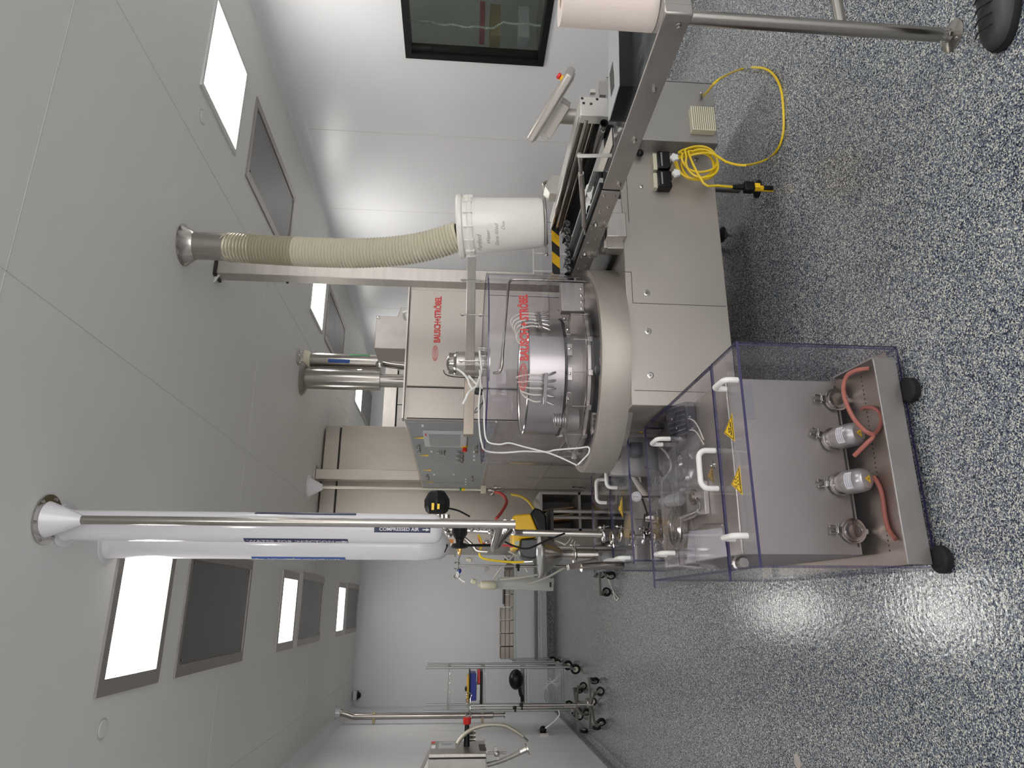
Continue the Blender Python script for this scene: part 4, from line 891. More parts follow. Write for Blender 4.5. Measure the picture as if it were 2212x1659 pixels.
MB().box(h0.x, h1.x, 3.238, 3.241, h1.z - .002, h0.z).build('hazard_strip', hazard(), t)
g0, g1 = py(1149, 592, 3.25), py(1300, 440, 3.25)
zt_, zb_ = py(1152, 592, 3.25).z, 0.86
m_ = MB(); oshet(m_, (g0.x, 3.2425, zb_), (1.98 - g0.x, 0, 0), (0, 0, zt_ - zb_ - .05), .004); m_.build('front_pane', [ACR, ACRE], t)
for yp in (505, 548, 586):
    c = py(1175, yp, 3.25); MB().box(c.x - .003, c.x + .003, 3.247, 3.255, zb_, zt_).build('stay', PLASTW, t)
MB().box(g0.x, 2.02, 3.247, 3.253, zt_ - .004, zt_ + .002).build('top_bar', PLASTW, t)
# tilted console seen from behind
t = thing('operator_console', 'tilted operator console on a post, seen from behind, with a red stop button', 'console', (2.25, 2.75, 0.9))
P0 = pd(1150, 274, 3.40); P1 = pd(1231, 141, 3.25)
dh = P1 - P0
lo, hi = 2.9, 5.2
for _ in range(40):
    mid = (lo + hi) / 2
    if (pd(1126, 322, mid) - P0).dot(dh) > 0: lo = mid
    else: hi = mid
P2 = pd(1126, 322, (lo + hi) / 2); ds = P2 - P0
if ds.length > 0.35: ds = ds.normalized() * 0.35
nn = dh.cross(ds).normalized()
if nn.z > 0: nn = -nn
CON = mat('console_steel', (0.50, 0.46, 0.42), 0.4, 0.6)
MB().hexa(P0, dh, ds, nn * 0.036).build('panel', CON, t, bevel=0.010)
MB().hexa(P0 + dh * .04 + ds * .06 + nn * .036, dh * .92, ds * .88, nn * 0.006).build('gasket_strip', STEELG, t)
MB().hexa(P0 + dh * .13 + ds * .25 + nn * .040, dh * .50, ds * .5, nn * 0.055).build('rear_box', CON, t, bevel=0.004)
MB().hexa(P0 + dh * .08 + ds * .22 + nn * .038, dh * .07, ds * .5, nn * 0.05).build('box_end', STEEL, t, bevel=0.003)
pt = P0 + dh * .42 + ds * .45 + nn * .08
MB().cyl(V((pt.x, pt.y, 0.80)), V((pt.x, pt.y, pt.z + .02)), 0.035, n=28).build('post', CON, t)
rb = P0 + dh * .84 + ds * .4
sb = MB().lathe(rb, -nn, [(0, .013), (.010, .013)], 16).build('button_base', YELLOW, t)
MB().lathe(rb, -nn, [(.010, .009), (.016, .015), (.026, .013), (.028, .006)], 16).build('stop_button', RED, t)
for k in range(6):
    f_ = .12 + .14 * k; MB().ball(P0 + dh * f_ + ds * .05 + nn * .043, .004, 8).build('screw', DARK, t)
# small L shaped bracket behind the black tray
b_ = py(1290, 200, 2.75)
t = thing('stand_frame', 'small steel frame post between the console and the black tray', 'stand', (b_.x, 2.75, 0.86))
MB().box(b_.x, b_.x + .02, 2.75, 2.77, 0.865, py(1275, 185, 2.75).z).build('post', ALU, t)
MB().box(b_.x - .02, b_.x + .06, 2.74, 2.76, py(1312, 200, 2.75).z - .02, py(1303, 200, 2.75).z + .02).build('plate', STEELD, t)
# ================================================================ covered preparation cart in the foreground
XA, XB, YA, YBK, ZC = 0.113, 0.845, 2.08, 3.23, 0.585      # clear cover
t = thing('equipment_cart', 'low stainless equipment cart with four round ports in its front panel', 'equipment cart', (0.48, 2.7, 0))
BY0 = 2.35
MB().box(0.172, 0.81, BY0, 3.24, 0.085, 0.515).build('body', mat('cart_steel', (0.37, 0.34, 0.32), 0.42, 0.8, noise=0.04, nscale=4, bump=0.08, bscale=120), t, bevel=0.003)
MB().box(0.172, 0.812, BY0 - 0.012, 3.24, 0.515, 0.523).build('top_plate', STEEL, t, bevel=0.003)
MB().box(0.13, 0.83, 2.09, 3.24, 0.050, 0.056).build('drip_pan', mat('pan_steel', (0.36, 0.30, 0.26), 0.35, 0.9, noise=0.1, nscale=6), t)
MB().box(0.125, 0.80, 2.072, 2.080, 0.032, 0.112).build('front_lip', STEELD, t, bevel=0.002)
MB().prism([(0.800, 2.076, 0.034), (0.800, 2.076, 0.112), (0.812, 2.33, 0.112), (0.812, 2.33, 0.034)], (0.006, 0, 0)).build('side_lip', STEELD, t)
MB().box(0.20, 0.79, 2.352 - .004, 2.352 - .001, 0.094, 0.100).build('shadow_gap', DARK, t)
for k in range(38):
    MB().cyl((0.18 + k * 0.0165, 2.24, 0.056), (0.18 + k * 0.0165, 2.24, 0.0565), 0.0032, n=8).build('drain_hole', DARK, t)
for (x_, y_) in ((0.684, 2.055), (0.140, 2.055)):
    MB().lathe((x_, y_, 0), (0, 0, 1), [(0, .036), (.006, .042), (.024, .042), (.030, .034)], 28).build('foot_pad', RUBBER, t)
for (x_, y_) in ((0.70, 3.1), (0.15, 3.1)):
    c = MB().cyl((x_ - .022, y_, .036), (x_ + .022, y_, .036), 0.036, n=24).build('castor', RUBBER, t)
    MB().box(x_ - .028, x_ + .028, y_ - .012, y_ + .012, .036, .052).build('fork', STEELD, c)
# data plate
a, b = py(1632, 905, BY0 - .001), py(1600, 826, BY0 - .001)
a.x, b.x = sorted((a.x, b.x)); z0, z1 = sorted((a.z, b.z))
dp = MB().box(a.x, b.x, BY0 - .002, BY0 - .0005, z0, z1).build('data_plate', mat('grey_plate', (0.30, 0.29, 0.30), 0.4, .5), t)
for k in range(6):
    MB().box(a.x + .008, b.x - .01 - .006 * (k % 3), BY0 - .0026, BY0 - .002, z0 + .004 + k * (z1 - z0) / 6.6, z0 + .0062 + k * (z1 - z0) / 6.6).build('print_line', PRINTG, dp)
# ports
def port(x_, z_, motor, rot):
    c = V((x_, BY0, z_)); n0 = V((0, -1, 0))
    p = MB().lathe(c, n0, [(0, .026), (.010, .026), (.011, .035), (.022, .037), (.030, .035), (.031, .024), (.026, .022), (.022, .004)], 32).build('sanitary_port', POLISH, t)
    s_ = V((math.sin(rot), 0, math.cos(rot))); q_ = V((math.cos(rot), 0, -math.sin(rot)))
    cl = MB().lathe(c + n0 * .010, n0, [(0, .037), (0, .043), (.014, .043), (.014, .037)], 32, cap=False).build('clamp', CHROME, p)
    MB().obox(c + n0 * .017 + s_ * .050, (q_, n0, s_), (.012, .006, .010)).build('hinge', CHROME, p, bevel=.002)
    for d_ in (-.009, .009):
        MB().cyl(c + n0 * .017 + s_ * .052 + q_ * d_, c + n0 * .017 + s_ * .085 + q_ * d_ * 1.2, .003, .005, n=10).build('wing', CHROME, p)
    MB().cyl(c + n0 * .017 + s_ * .06 - q_ * .02, c + n0 * .017 + s_ * .06 + q_ * .02, .004, n=10).build('bolt', CHROME, p)
    MB().obox(c + n0 * .017 - s_ * .046, (q_, n0, s_), (.009, .005, .007)).build('hinge', CHROME, p, bevel=.002)
    return p
pos = [(1802, 866, 0, .05, 'open round port nearest the right side of the cart front'), (1838, 1148, 0, .05, 'open round port nearest the left side of the cart front')]
for xx, yy, m_, r_, lab in pos:
    c = py(xx, yy, BY0); p = port(c.x, c.z, m_, r_); p['label'] = lab
AL = mat('cast_aluminium', (0.52, 0.50, 0.48), 0.35, 0.75, noise=.05, nscale=20)
for xx, yy, ex, ey, lab in ((1795, 952, 1868, 935, 'right port with a round aluminium motor cap'), (1812, 1047, 1878, 1042, 'left port with a round aluminium motor cap')):
    c = py(xx, yy, BY0); p = port(c.x, c.z, 1, .35 if ey < 1000 else .0); p['label'] = lab
    n0 = V((0.0, -0.93, -0.36)).normalized(); c = c + V((0, -.03, 0))
    mo = MB().lathe(c, n0, [(-.01, .030), (0, .036), (.012, .036), (.013, .041), (.028, .041), (.030, .042), (.070, .042), (.088, .039), (.098, .030), (.101, .015)], 36).build('motor_cap', AL, p)
    u_ = V((1, 0, 0)); v_ = n0.cross(u_).normalized()
    if v_.z < 0: v_ = -v_
    e = c + n0 * .1018
    MB().quad(e - u_ * .015 - v_ * .008, e + u_ * .015 - v_ * .008, e + v_ * .018).build('warning_triangle', AMBER, p)
    ee = e + n0 * .0006; MB().quad(ee + V((.002, 0, 0)) + v_ * .009, ee - u_ * .004 - v_ * .0005, ee + u_ * .001 - v_ * .0005, ee - u_ * .002 - v_ * .007, ee + u_ * .004 + v_ * .001, ee + v_ * .001).build('bolt_symbol', PRINTK, p)
    for dx in (.014, .022): MB().cyl(e - v_ * .012 + u_ * dx * (-1) ** int(dx > .02), e - v_ * .012 + u_ * dx * (-1) ** int(dx > .02) + n0 * .002, .0025, n=8).build('screw', CHROME, p)
    pl = MB(); 
    for k in range(6):
        a0 = math.radians(50 + k * 14); a1 = math.radians(50 + (k + 1) * 14)
        f = lambda a, h: c + n0 * h + (u_ * math.cos(a) + v_ * math.sin(a)) * .0424
        pl.quad(f(a0, .036), f(a1, .036), f(a1, .064), f(a0, .064))
    lb = pl.build('rating_label', PAPER, p)
    for j in range(3):
        pl = MB()
        for k in range(4):
            a0 = math.radians(60 + k * 16); a1 = math.radians(60 + (k + 1) * 16); h = .042 + j * .008
            f = lambda a, h: c + n0 * h + (u_ * math.cos(a) + v_ * math.sin(a)) * .0428
            pl.quad(f(a0, h), f(a1, h), f(a1, h + .0022), f(a0, h + .0022))
        pl.build('print_line', PRINTG, p)
# red silicone hoses in the pan
tag(MB().tube([py(1845, 1045 - 60, 2.20), py(1872, 958, 2.16), py(1886, 942, 2.15), py(1868, 930, 2.15), py(1845, 905, 2.17), py(1828, 870, 2.18), py(1822, 838, 2.19), py(1830, 812, 2.17), py(1850, 800, 2.14), py(1877, 796, 2.12)], .0075, 10, smooth=6).build('red_hose', BRICK), 'brick red hose arching across the right port of the cart', 'hose')
tag(MB().tube([pz(1862, 883, .064), pz(1872, 880, .066), pz(1892, 884, .064), pz(1905, 905, .063), pz(1896, 930, .063), pz(1885, 938, .075)], .0070, 10, smooth=5).build('red_hose', BRICK), 'brick red hose coming out of a hole in the cart pan', 'hose')
tag(MB().tube([pz(1888, 1030, .066), pz(1902, 1055, .064), pz(1908, 1085, .064), pz(1912, 1115, .064), pz(1920, 1145, .064), pz(1935, 1165, .064)], .0078, 10, smooth=5).build('red_hose', BRICK), 'brick red hose lying in the left half of the cart pan', 'hose')
# ---------------------------------------------------------------- clear cover
t = thing('acrylic_cover', 'large clear acrylic hood with violet edges and white handles over the front cart', 'acrylic cover', ((XA + XB) / 2, 2.6, 0.02))
TH = .009
m_ = MB(); sheet(m_, XA, XB, YA - TH, YA, .020, ZC - TH); m_.build('front_pane', [ACR, ACRE], t)
m_ = MB(); sheet(m_, XB - TH, XB, YA, YBK, .020, ZC - TH); m_.build('side_pane', [ACR, ACRE], t)
m_ = MB(); sheet(m_, XA, XA + TH, YA, YBK, .020, ZC - TH); m_.build('side_pane', [ACR, ACRE], t)
YH = pz(1553, 1000, ZC).y
m_ = MB(); sheet(m_, XA, XB, YA - TH, YH - .004, ZC - TH, ZC); m_.build('hood_pane', [ACR, ACRE], t)
ld = MB(); sheet(ld, XA - .03, XB, YH + .004, YBK, ZC - TH, ZC); ld = ld.build('lid_pane', [ACR, ACRE], t)
def handle(c, d, w_, h_, par, r=.0098):
    c, d = V(c), V(d).normalized(); up = V((0, 0, 1))
    pts = [c - d * w_ / 2, c - d * w_ / 2 + up * (h_ * .45)]
    for k in range(6): a = math.pi / 2 * k / 5; pts.append(c - d * (w_ / 2 - h_ * .45 + h_ * .45 * math.cos(a)) + up * (h_ * .55 + h_ * .45 * math.sin(a)))
    for k in range(6): a = math.pi / 2 * (1 - k / 5); pts.append(c + d * (w_ / 2 - h_ * .45 + h_ * .45 * math.cos(a)) + up * (h_ * .55 + h_ * .45 * math.sin(a)))
    pts += [c + d * w_ / 2 + up * (h_ * .45), c + d * w_ / 2]
    h = MB().tube(pts, r, 14).build('handle', PLASTW, par, ang=70)
    return h
ZH = ZC + .0005
handle(pz(1592, 822, ZC) + V((0, .045, 0)), (0, 1, 0), .10, .045, t)
handle(pz(1612, 1158, ZC) + V((0, .04, 0)), (0, 1, 0), .10, .045, t)
handle(pz(1442, 952, ZC) + V((0, .02, 0)), (0, 1, 0), .11, .055, t)
handle(pz(1452, 1196, ZC) + V((0, .02, 0)), (0, 1, 0), .11, .055, t)
handle((pz(1550, 972, ZC) + pz(1560, 1050, ZC)) / 2 + V((0, .03, 0)), (1, -.02, 0), .135, .062, t)
c = pz(1543, 1004, ZC); MB().lathe(c, (0, 0, 1), [(0, .016), (.003, .016), (.004, .009), (.012, .010), (.016, .004)], 16).build('latch', CHROME, t)
def warn(c, u, v, nrm, w_, sym, par, mt_=AMBER):
    c, u, v, nrm = V(c), V(u), V(v), V(nrm)
    P = [c - u * w_ * .5 - v * w_ * .43, c + u * w_ * .5 - v * w_ * .43, c + v * w_ * .43]
    s_ = MB().quad(*P).build('warning_sign', mt_, par, smooth=False)
    P2 = [c + nrm * .0006 + (p - c - v * -.06 * w_ * 0) * .86 for p in P]; P3 = [c + nrm * .0006 + (p - c) * .76 for p in P]
    mb = MB()
    for k in range(3): mb.quad(P2[k], P2[(k + 1) % 3], P3[(k + 1) % 3], P3[k])
    mb.build('border', PRINTK, s_, smooth=False)
    mb = MB(); o_ = c - v * w_ * .10 + nrm * .0006
    if sym == 'heat':
        for dx in (-.12, 0, .12):
            pts = [o_ + u * w_ * (dx + .035 * math.sin(k * 1.1)) + v * w_ * (-.14 + .05 * k) for k in range(8)]
            for a_, b_ in zip(pts, pts[1:]): mb.quad(a_ - u * w_ * .014, a_ + u * w_ * .014, b_ + u * w_ * .014, b_ - u * w_ * .014)
        mb.quad(o_ - u * w_ * .25 - v * w_ * .2, o_ + u * w_ * .25 - v * w_ * .2, o_ + u * w_ * .25 - v * w_ * .175, o_ - u * w_ * .25 - v * w_ * .175)
        mb.build('heat_symbol', PRINTK, s_, smooth=False)
    else:
        for (x0, x1, y0, y1) in ((-.24, -.05, -.14, -.06), (.05, .24, -.14, -.06), (-.02, -.005, -.2, .02), (.005, .02, -.2, .02), (-.10, .08, .06, .10), (-.10, -.06, .0, .1), (.02, .06, .02, .1)): mb.quad(o_ + u * w_ * x0 + v * w_ * y0, o_ + u * w_ * x1 + v * w_ * y0, o_ + u * w_ * x1 + v * w_ * y1, o_ + u * w_ * x0 + v * w_ * y1)
        mb.build('crush_symbol', PRINTK, s_, smooth=False)
# signs lie on the hood pane close to its front edge
for (xx, yy, sym, ww) in ((1574, 929, 'crush', .100), (1590, 1042, 'heat', .098)):
    warn(pz(xx, yy, ZC + .001), (1, 0, 0), (0, 1, 0), (0, 0, 1), ww, sym, t)
# duller copy of the heat sign in the lid, painted as its reflection
warn(pz(1534, 1026, ZC - .0075), (1, 0, 0), (0, 1, 0), (0, 0, 1), .07, 'heat', t, mat('reflected_amber', (0.55, 0.36, 0.08), .5))
# ---------------------------------------------------------------- things under the cover, standing on the cart top
ZT2 = .523
t = thing('vibrating_bowl', 'shiny spiral feeder bowl under the left side of the clear hood', 'feeder', (0.33, 2.95, ZT2))
MB().lathe((0.33, 2.95, ZT2), (0, 0, 1), [(0, .06), (.006, .09), (.03, .10)], 32).build('bowl', POLISH, t)
for k in range(4): MB().tube([V((0.33 + (.05 + .012 * k) * math.cos(a), 2.95 + (.05 + .012 * k) * math.sin(a), ZT2 + .034)) for a in [2 * math.pi * j / 24 for j in range(24)]], .003, 6, closed=True).build('spiral_rib', CHROME, t)
sheetm = mat('loose_sheet_paper', (0.55, 0.53, 0.54), .7)
t = thing('instruction_sheet', 'grey instruction sheet lying under the clear hood near its left edge', 'paper sheet', (0.27, 2.45, ZT2))
a, b, c, d = pz(1486, 1148, ZT2 + .001), pz(1484, 1215, ZT2 + .001), pz(1572, 1200, ZT2 + .001), pz(1560, 1140, ZT2 + .001)
MB().prism([a, b, c, d], (0, 0, .0008)).build('sheet', sheetm, t)
for k in range(5):
    f = .15 + .14 * k; p_, q_ = a.lerp(d, f * .5 + .02), b.lerp(c, f * .5 + .02); p_, q_ = p_.lerp(q_, .1), p_.lerp(q_, .92); w_ = V((0, .0015, 0))
    MB().quad(p_ + V((0, 0, .0012)), q_ + V((0, 0, .0012)), q_ + V((0, 0, .0012)) - w_, p_ + V((0, 0, .0012)) - w_).build('print_line', PRINTG, t)
t = thing('film_roll', 'shiny crumpled clear film bundle under the middle of the clear hood', 'film', (0.55, 2.9, ZT2))
mb = MB(); rnd = random.Random(11); n = 14
for i in range(n):
    for j in range(n):
        u_, v_ = i / (n - 1) - .5, j / (n - 1) - .5; mb.v.append(V((0.56 + u_ * .26 + rnd.uniform(-.006, .006), 2.86 + v_ * .5, ZT2 + .004 + .035 * (1 - 4 * u_ * u_) * rnd.uniform(.4, 1))))
for i in range(n - 1):
    for j in range(n - 1): mb.f.append([i * n + j, (i + 1) * n + j, (i + 1) * n + j + 1, i * n + j + 1]); mb.mi.append(0)
mb.build('film', FILM, t, ang=20)
DK = mat('smoked_plastic', (0.07, 0.07, 0.09), .25)
t = thing('dark_motor_unit', 'dark finned motor unit under the right side of the clear hood', 'motor', pz(1475, 905, ZT2))
Pm = [pz(1452, 880, ZT2), pz(1500, 868, ZT2), pz(1508, 935, ZT2), pz(1468, 950, ZT2)]
MB().prism(Pm, (0, 0, .040)).build('housing', DK, t, bevel=.005)
for k in range(6):
    f0_ = .10 + .15 * k; a_, b_ = Pm[0].lerp(Pm[3], f0_), Pm[1].lerp(Pm[2], f0_); a_, b_ = a_.lerp(b_, .08), a_.lerp(b_, .92)
    MB().tube([a_ + V((0, 0, .043)), b_ + V((0, 0, .043))], .003, 6).build('fin', mat('dark_fin', (.12, .12, .14), .3), t)
for (x_, y_) in ((1452, 905), (1462, 925), (1470, 945), (1490, 900), (1496, 925)): MB().ball(pz(x_, y_, ZT2 + .045), .006, 8).build('bolt', CHROME, t)
t = thing('ribbed_capsule', 'grey ribbed filter capsule lying under the clear hood near its middle', 'filter capsule', pz(1458, 1080, ZT2))
c0_, c1_ = pz(1443, 1082, ZT2 + .03), pz(1475, 1078, ZT2 + .03); dd_ = c1_ - c0_
MB().lathe(c0_, dd_, [(0, .012), (dd_.length * .1, .026)] + [(dd_.length * (.15 + .035 * k), .028 if k % 2 else .0245) for k in range(20)] + [(dd_.length * .92, .026), (dd_.length, .012)], 24).build('capsule', mat('grey_capsule', (.32, .33, .32), .3), t)
t = thing('shiny_dish', 'polished shallow dish under the clear hood behind the big handle', 'dish', pz(1478, 1010, ZT2))
MB().lathe(pz(1478, 1010, ZT2), (0, 0, 1), [(0, .03), (.004, .05), (.022, .060), (.024, .058), (.008, .045)], 30).build('dish', CHROME, t)
t = thing('inner_partition', 'pair of low clear panes standing across the cart under the hood', 'clear pane', (.48, 2.95, ZT2))
for y_ in (2.80, 3.02): m_ = MB(); sheet(m_, XA + .03, XB - .03, y_, y_ + .006, ZT2 + .0005, ZC - TH - .003); m_.build('pane', [ACR, ACRE], t)
for k, pp in enumerate(([(1395, 1010), (1420, 1020), (1445, 1045), (1450, 1090)], [(1420, 960), (1440, 980), (1450, 1010), (1430, 1040)], [(1500, 1070), (1512, 1090), (1500, 1115), (1470, 1125)])):
    tag(MB().tube([pz(x_, y_, ZT2 + .012 + .006 * k) for x_, y_ in pp], .0055, 8, smooth=6).build('curved_tube', (POLISH, TUBE, CHROME)[k]), ('polished curved tube in the rear half of the clear hood', 'beige curved tube under the lid beside the dark motor unit', 'short chrome tube hook beside the ribbed capsule')[k], 'tube')
t = thing('clamp_bracket', 'pale machined bracket under the clear hood beside the film bundle', 'bracket', (0.42, 2.72, ZT2))
MB().prism([(0.34, 2.60, ZT2), (0.47, 2.60, ZT2), (0.50, 2.72, ZT2), (0.46, 2.84, ZT2), (0.36, 2.80, ZT2)], (0, 0, .02)).build('plate', AL, t, bevel=.003)
MB().lathe((0.42, 2.70, ZT2 + .02), (0, 0, 1), [(0, .032), (.012, .032), (.013, .02), (.02, .02)], 24).build('knob', POLISH, t)
MB().cyl((0.36, 2.66, ZT2 + .025), (0.36, 2.90, ZT2 + .025), .009, n=14).build('rod', CHROME, t)
t = thing('flask', 'clear glass flask with printed scale under the hood', 'flask', (0.46, 3.08, ZT2))
MB().lathe((0.46, 3.08, ZT2), (0, 0, 1), [(0, .030), (.03, .034), (.042, .028), (.050, .012), (.055, .012)], 24).build('glass', FILM, t)
for k in range(2): tag(MB().tube([pz(1440, 880 + 20 * k, ZT2 + .03), pz(1470, 900 + 30 * k, ZT2 + .035), pz(1500, 910 + 20 * k, ZT2 + .03), pz(1520, 950 + 10 * k, ZT2 + .02)], .003, 8, smooth=5).build('thin_tube', TUBE), ('thin silicone tube under the hood nearest the round turntable' if k == 0 else 'thin silicone tube under the hood next to the film bundle'), 'tube')
tag(MB().tube([pz(1500, 1142, ZT2 + .01), pz(1520, 1134, ZT2 + .012), pz(1560, 1134, ZT2 + .012)], .0045, 8, smooth=3).build('tweezer_rod', CHROME), 'short shiny rod lying on the instruction sheet', 'rod')
tag(MB().lathe(pz(1610, 1213, .50) + V((0, .12, -.02)), (0, -1, 0), [(0, .022), (.02, .022), (.022, .03), (.03, .03), (.032, .022), (.06, .018)], 20).build('side_port', POLISH), 'round port sticking out beside the left edge of the front cart', 'port')
mb = MB(); c0, c1 = py(1892, 1214, 2.4), py(1888, 1236, 2.4); mb.cyl(c0, c1, .008, n=12); tag(mb.build('side_stub', POLISH), 'short steel stub on the lower left side of the front cart', 'stub')
# ---------------------------------------------------------------- second covered machine behind
RX0, RX1, RY0, RY1, RZ = 0.205, 0.932, 3.30, 4.25, 0.66
t = thing('rear_cart', 'stainless feeder cart behind the front one, with hoses and gauge on top', 'equipment cart', (0.56, 3.75, 0))
MB().box(0.25, 0.62, 3.36, 4.1, .06, .40).build('body', STEELG, t, bevel=.004)
MB().box(0.22, 0.63, 3.34, 4.2, .40, .41).build('deck', STEELD, t)
for (x_, y_) in ((.28, 3.4), (.58, 3.4), (.28, 4.05), (.58, 4.05)): MB().cyl((x_ - .015, y_, .03), (x_ + .015, y_, .03), .030, n=18).build('castor', RUBBER, t)
t = thing('rear_cover', 'clear acrylic hood of the rear cart with several white handles', 'acrylic cover', (0.56, 3.75, .20))
m_ = MB(); sheet(m_, RX0, RX1 - .10, RY0 - TH, RY0, .22, RZ - TH); m_.build('front_pane', [ACR, ACRE], t)
m_ = MB(); sheet(m_, RX0, RX0 + TH, RY0, RY1, .22, RZ - TH); m_.build('side_pane', [ACR, ACRE], t)
m_ = MB(); sheet(m_, RX0 - .01, RX1, RY0 - TH, 3.72, RZ - TH, RZ); m_.build('lid_pane', [ACR, ACRE], t)
m_ = MB(); sheet(m_, RX0 - .01, RX1 - .15, 3.73, RY1, RZ - TH, RZ); m_.build('rear_lid_pane', [ACR, ACRE], t)
handle((pz(1330, 998, RZ) + pz(1333, 1056, RZ)) / 2, (1, 0, 0), .13, .055, t)
handle((pz(1308, 1036, RZ) + pz(1310, 1086, RZ)) / 2, (1, 0, 0), .13, .055, t)
handle(pz(1362, 1207, RZ) + V((0.005, .06, 0)), (0, 1, 0), .11, .05, t)
handle(pz(1335, 1212, RZ) + V((0.005, .05, 0)), (0, 1, 0), .11, .05, t)
warn(pz(1340, 1098, RZ + .001), (1, 0, 0), (0, 1, 0), (0, 0, 1), .11, 'heat', t)
zz = .41
t = thing('pressure_gauge', 'round white dial pressure gauge standing behind the front cover', 'gauge', py(1375, 1072, 3.5) - V((0, 0, .03)))
c = py(1375, 1073, 3.48); n0 = V((-.2, -.95, .3)).normalized(); u_ = n0.cross(V((0, 0, 1))).normalized() * -1; v_ = u_.cross(n0).normalized() * -1
if v_.z < 0: v_ = -v_
MB().lathe(c - n0 * .02, n0, [(0, .026), (.018, .028), (.022, .028), (.023, .025), (.0205, .0245)], 32, cap=True).build('case', STEELD, t)
d_ = MB().lathe(c + n0 * .002, n0, [(0, .0245), (.0015, .0245)], 32).build('dial', PAPER, t)
for k in range(11):
    a = math.radians(225 - 27 * k); e = u_ * math.cos(a) + v_ * math.sin(a); w_ = u_ * -math.sin(a) + v_ * math.cos(a); o_ = c + n0 * .0040
    MB().quad(o_ + e * .016 - w_ * .0009, o_ + e * .021 - w_ * .0009, o_ + e * .021 + w_ * .0009, o_ + e * .016 + w_ * .0009).build('tick', PRINTK, d_)
MB().tube([c + n0 * .0045 + v_ * .016, c + n0 * .0045 - v_ * .012], .0009, 6).build('needle', PRINTK, d_)
MB().cyl(c - V((0, 0, .028)), V((c.x + .0, c.y, zz)), .006, n=10).build('stem', CHROME, t)
tag(MB().tube([c - V((.01, 0, .03)), py(1395, 1100, 3.5), py(1402, 1125, 3.5), py(1400, 1140, 3.5)], .005, 8, smooth=4).build('black_hose', BLACK), 'black hose leading down from the dial gauge', 'hose')
t = thing('wide_hose', 'wide beige silicone hose bending under the rear hood', 'hose', py(1378, 1060, 3.55))
MB().tube([py(1362, 1004, 3.75), py(1366, 1020, 3.70), py(1374, 1038, 3.62), py(1390, 1062, 3.55), py(1410, 1082, 3.5)], .0165, 16, smooth=5).build('hose', mat('beige_silicone', (0.60, 0.54, 0.46), .4), t)
t = thing('pump_head', 'shiny cylindrical pump head among the clamps under the rear hood', 'pump', py(1380, 1118, 3.5))
c = py(1372, 1118, 3.5); MB().lathe(V((c.x, c.y, zz)), (0, 0, 1), [(0, .036), (.05, .036), (.055, .042), (.065, .042), (.07, .034), (.10, .030), (.125, .018)], 28).build('body', CHROME, t)
for k in range(3): MB().cyl(V((c.x - .03 + .03 * k, c.y - .045, zz)), V((c.x - .03 + .03 * k, c.y - .045, zz + .07)), .006, n=10).build('stud', CHROME, t)
t = thing('clamp_stack', 'stack of steel sanitary clamps below the thin steel pipe', 'clamps', py(1400, 1160, 3.42))
b0 = V((e1.x, 3.42, zz)) 
ex = py(1360, 1160, 3.42)
MB().cyl(V((ex.x, 3.42, zz)), V((ex.x, 3.42, ex.z)), .015, n=16).build('tube', POLISH, t)
for k in range(4): tri_clamp((ex.x, 3.42, zz + .05 + .055 * k), (.1 * (k % 2), 0, 1), .022, t, side=(1 - 2 * (k % 2), -.3, 0))
t = thing('ribbed_bellows', 'curved ribbed steel bellows seen through the front cover left half', 'bellows', py(1430, 1160, 3.5))
MB().tube([py(1395, 1150, 3.55) , py(1420, 1158, 3.5), py(1440, 1172, 3.46), py(1446, 1195, 3.42)], lambda t_: .026 + .006 * math.sin(t_ * 60), 20, smooth=14).build('bellows', CHROME, t)
for k, (xx, yy, w_, h_, mt_, nm, lab, cat) in enumerate(((1372, 972, .035, .032, DK, 'dark_coupling', 'dark angular coupling under the rear hood near the turntable', 'coupling'), (1390, 1020, .12, .03, STEELD, 'cross_rail', 'flat steel cross rail under the rear hood', 'rail'), (1385, 1170, .12, .04, STEELD, 'lower_rail', 'flat steel rail low under the rear hood near its left side', 'rail'))):
    c = py(xx, yy, 3.39 if k == 0 else 3.75); tag(MB().box(c.x - w_, c.x + w_, c.y - .03, c.y + .03, c.z - h_, c.z + h_).build(nm, mt_, bevel=.006), lab, cat)
tag(MB().cyl(py(1374, 1002, 3.6), py(1392, 985, 3.45), .013, n=16).build('grip_rod', PLASTW), 'short pale rod end under the rear hood', 'rod')
# machine skirt to the left of the base cabinet
t = MB().box(.64, .8415, 3.42, 3.46, .30, .72).build('side_skirt', STEELG, MCH)
c = py(1384, 894, 3.419); MB().lathe(c, (0, -1, 0), [(0, .018), (.003, .018), (.005, .010), (.010, .009)], 20).build('lock', CHROME, t)
c = py(1385, 934, 3.418); P = [c + V((-.008, 0, -.006)), c + V((.008, 0, -.006)), c + V((0, 0, .016))]; MB().quad(*P).build('warning_sign', AMBER, t)
# funnel
t = thing('funnel', 'upright stainless funnel with clamp and angled outlet beside the steel pipe', 'funnel', py(1240, 1198, 3.42))
f0 = py(1160, 1198, 3.55); fx = f0.x; zf = lambda xx: py(xx, 1198, 3.55).z
rf = .108
MB().lathe((fx, 3.55, zf(1290)), (0, 0, 1), [(0, .030), (zf(1245) - zf(1290), .031), (zf(1243) - zf(1290), .027), (zf(1213) - zf(1290), .027), (zf(1212) - zf(1290), .028), (zf(1172) - zf(1290), rf), (zf(1168) - zf(1290), rf + .006), (zf(1164) - zf(1290), rf + .006), (zf(1164) - zf(1290), rf - .004), (zf(1208) - zf(1290), .024)], 44, cap=False).build('cone', POLISH, t)
tri_clamp((fx, 3.55, zf(1240)), (0, 0, 1), .030, t, side=(.9, -.4, 0))
MB().lathe((fx, 3.55, zf(1165)), (0, 0, 1), [(0, rf - .004), (.001, rf - .02)], 36).build('lid', mat('glass_lid', (0.45, 0.47, 0.50), .12, .4), t)
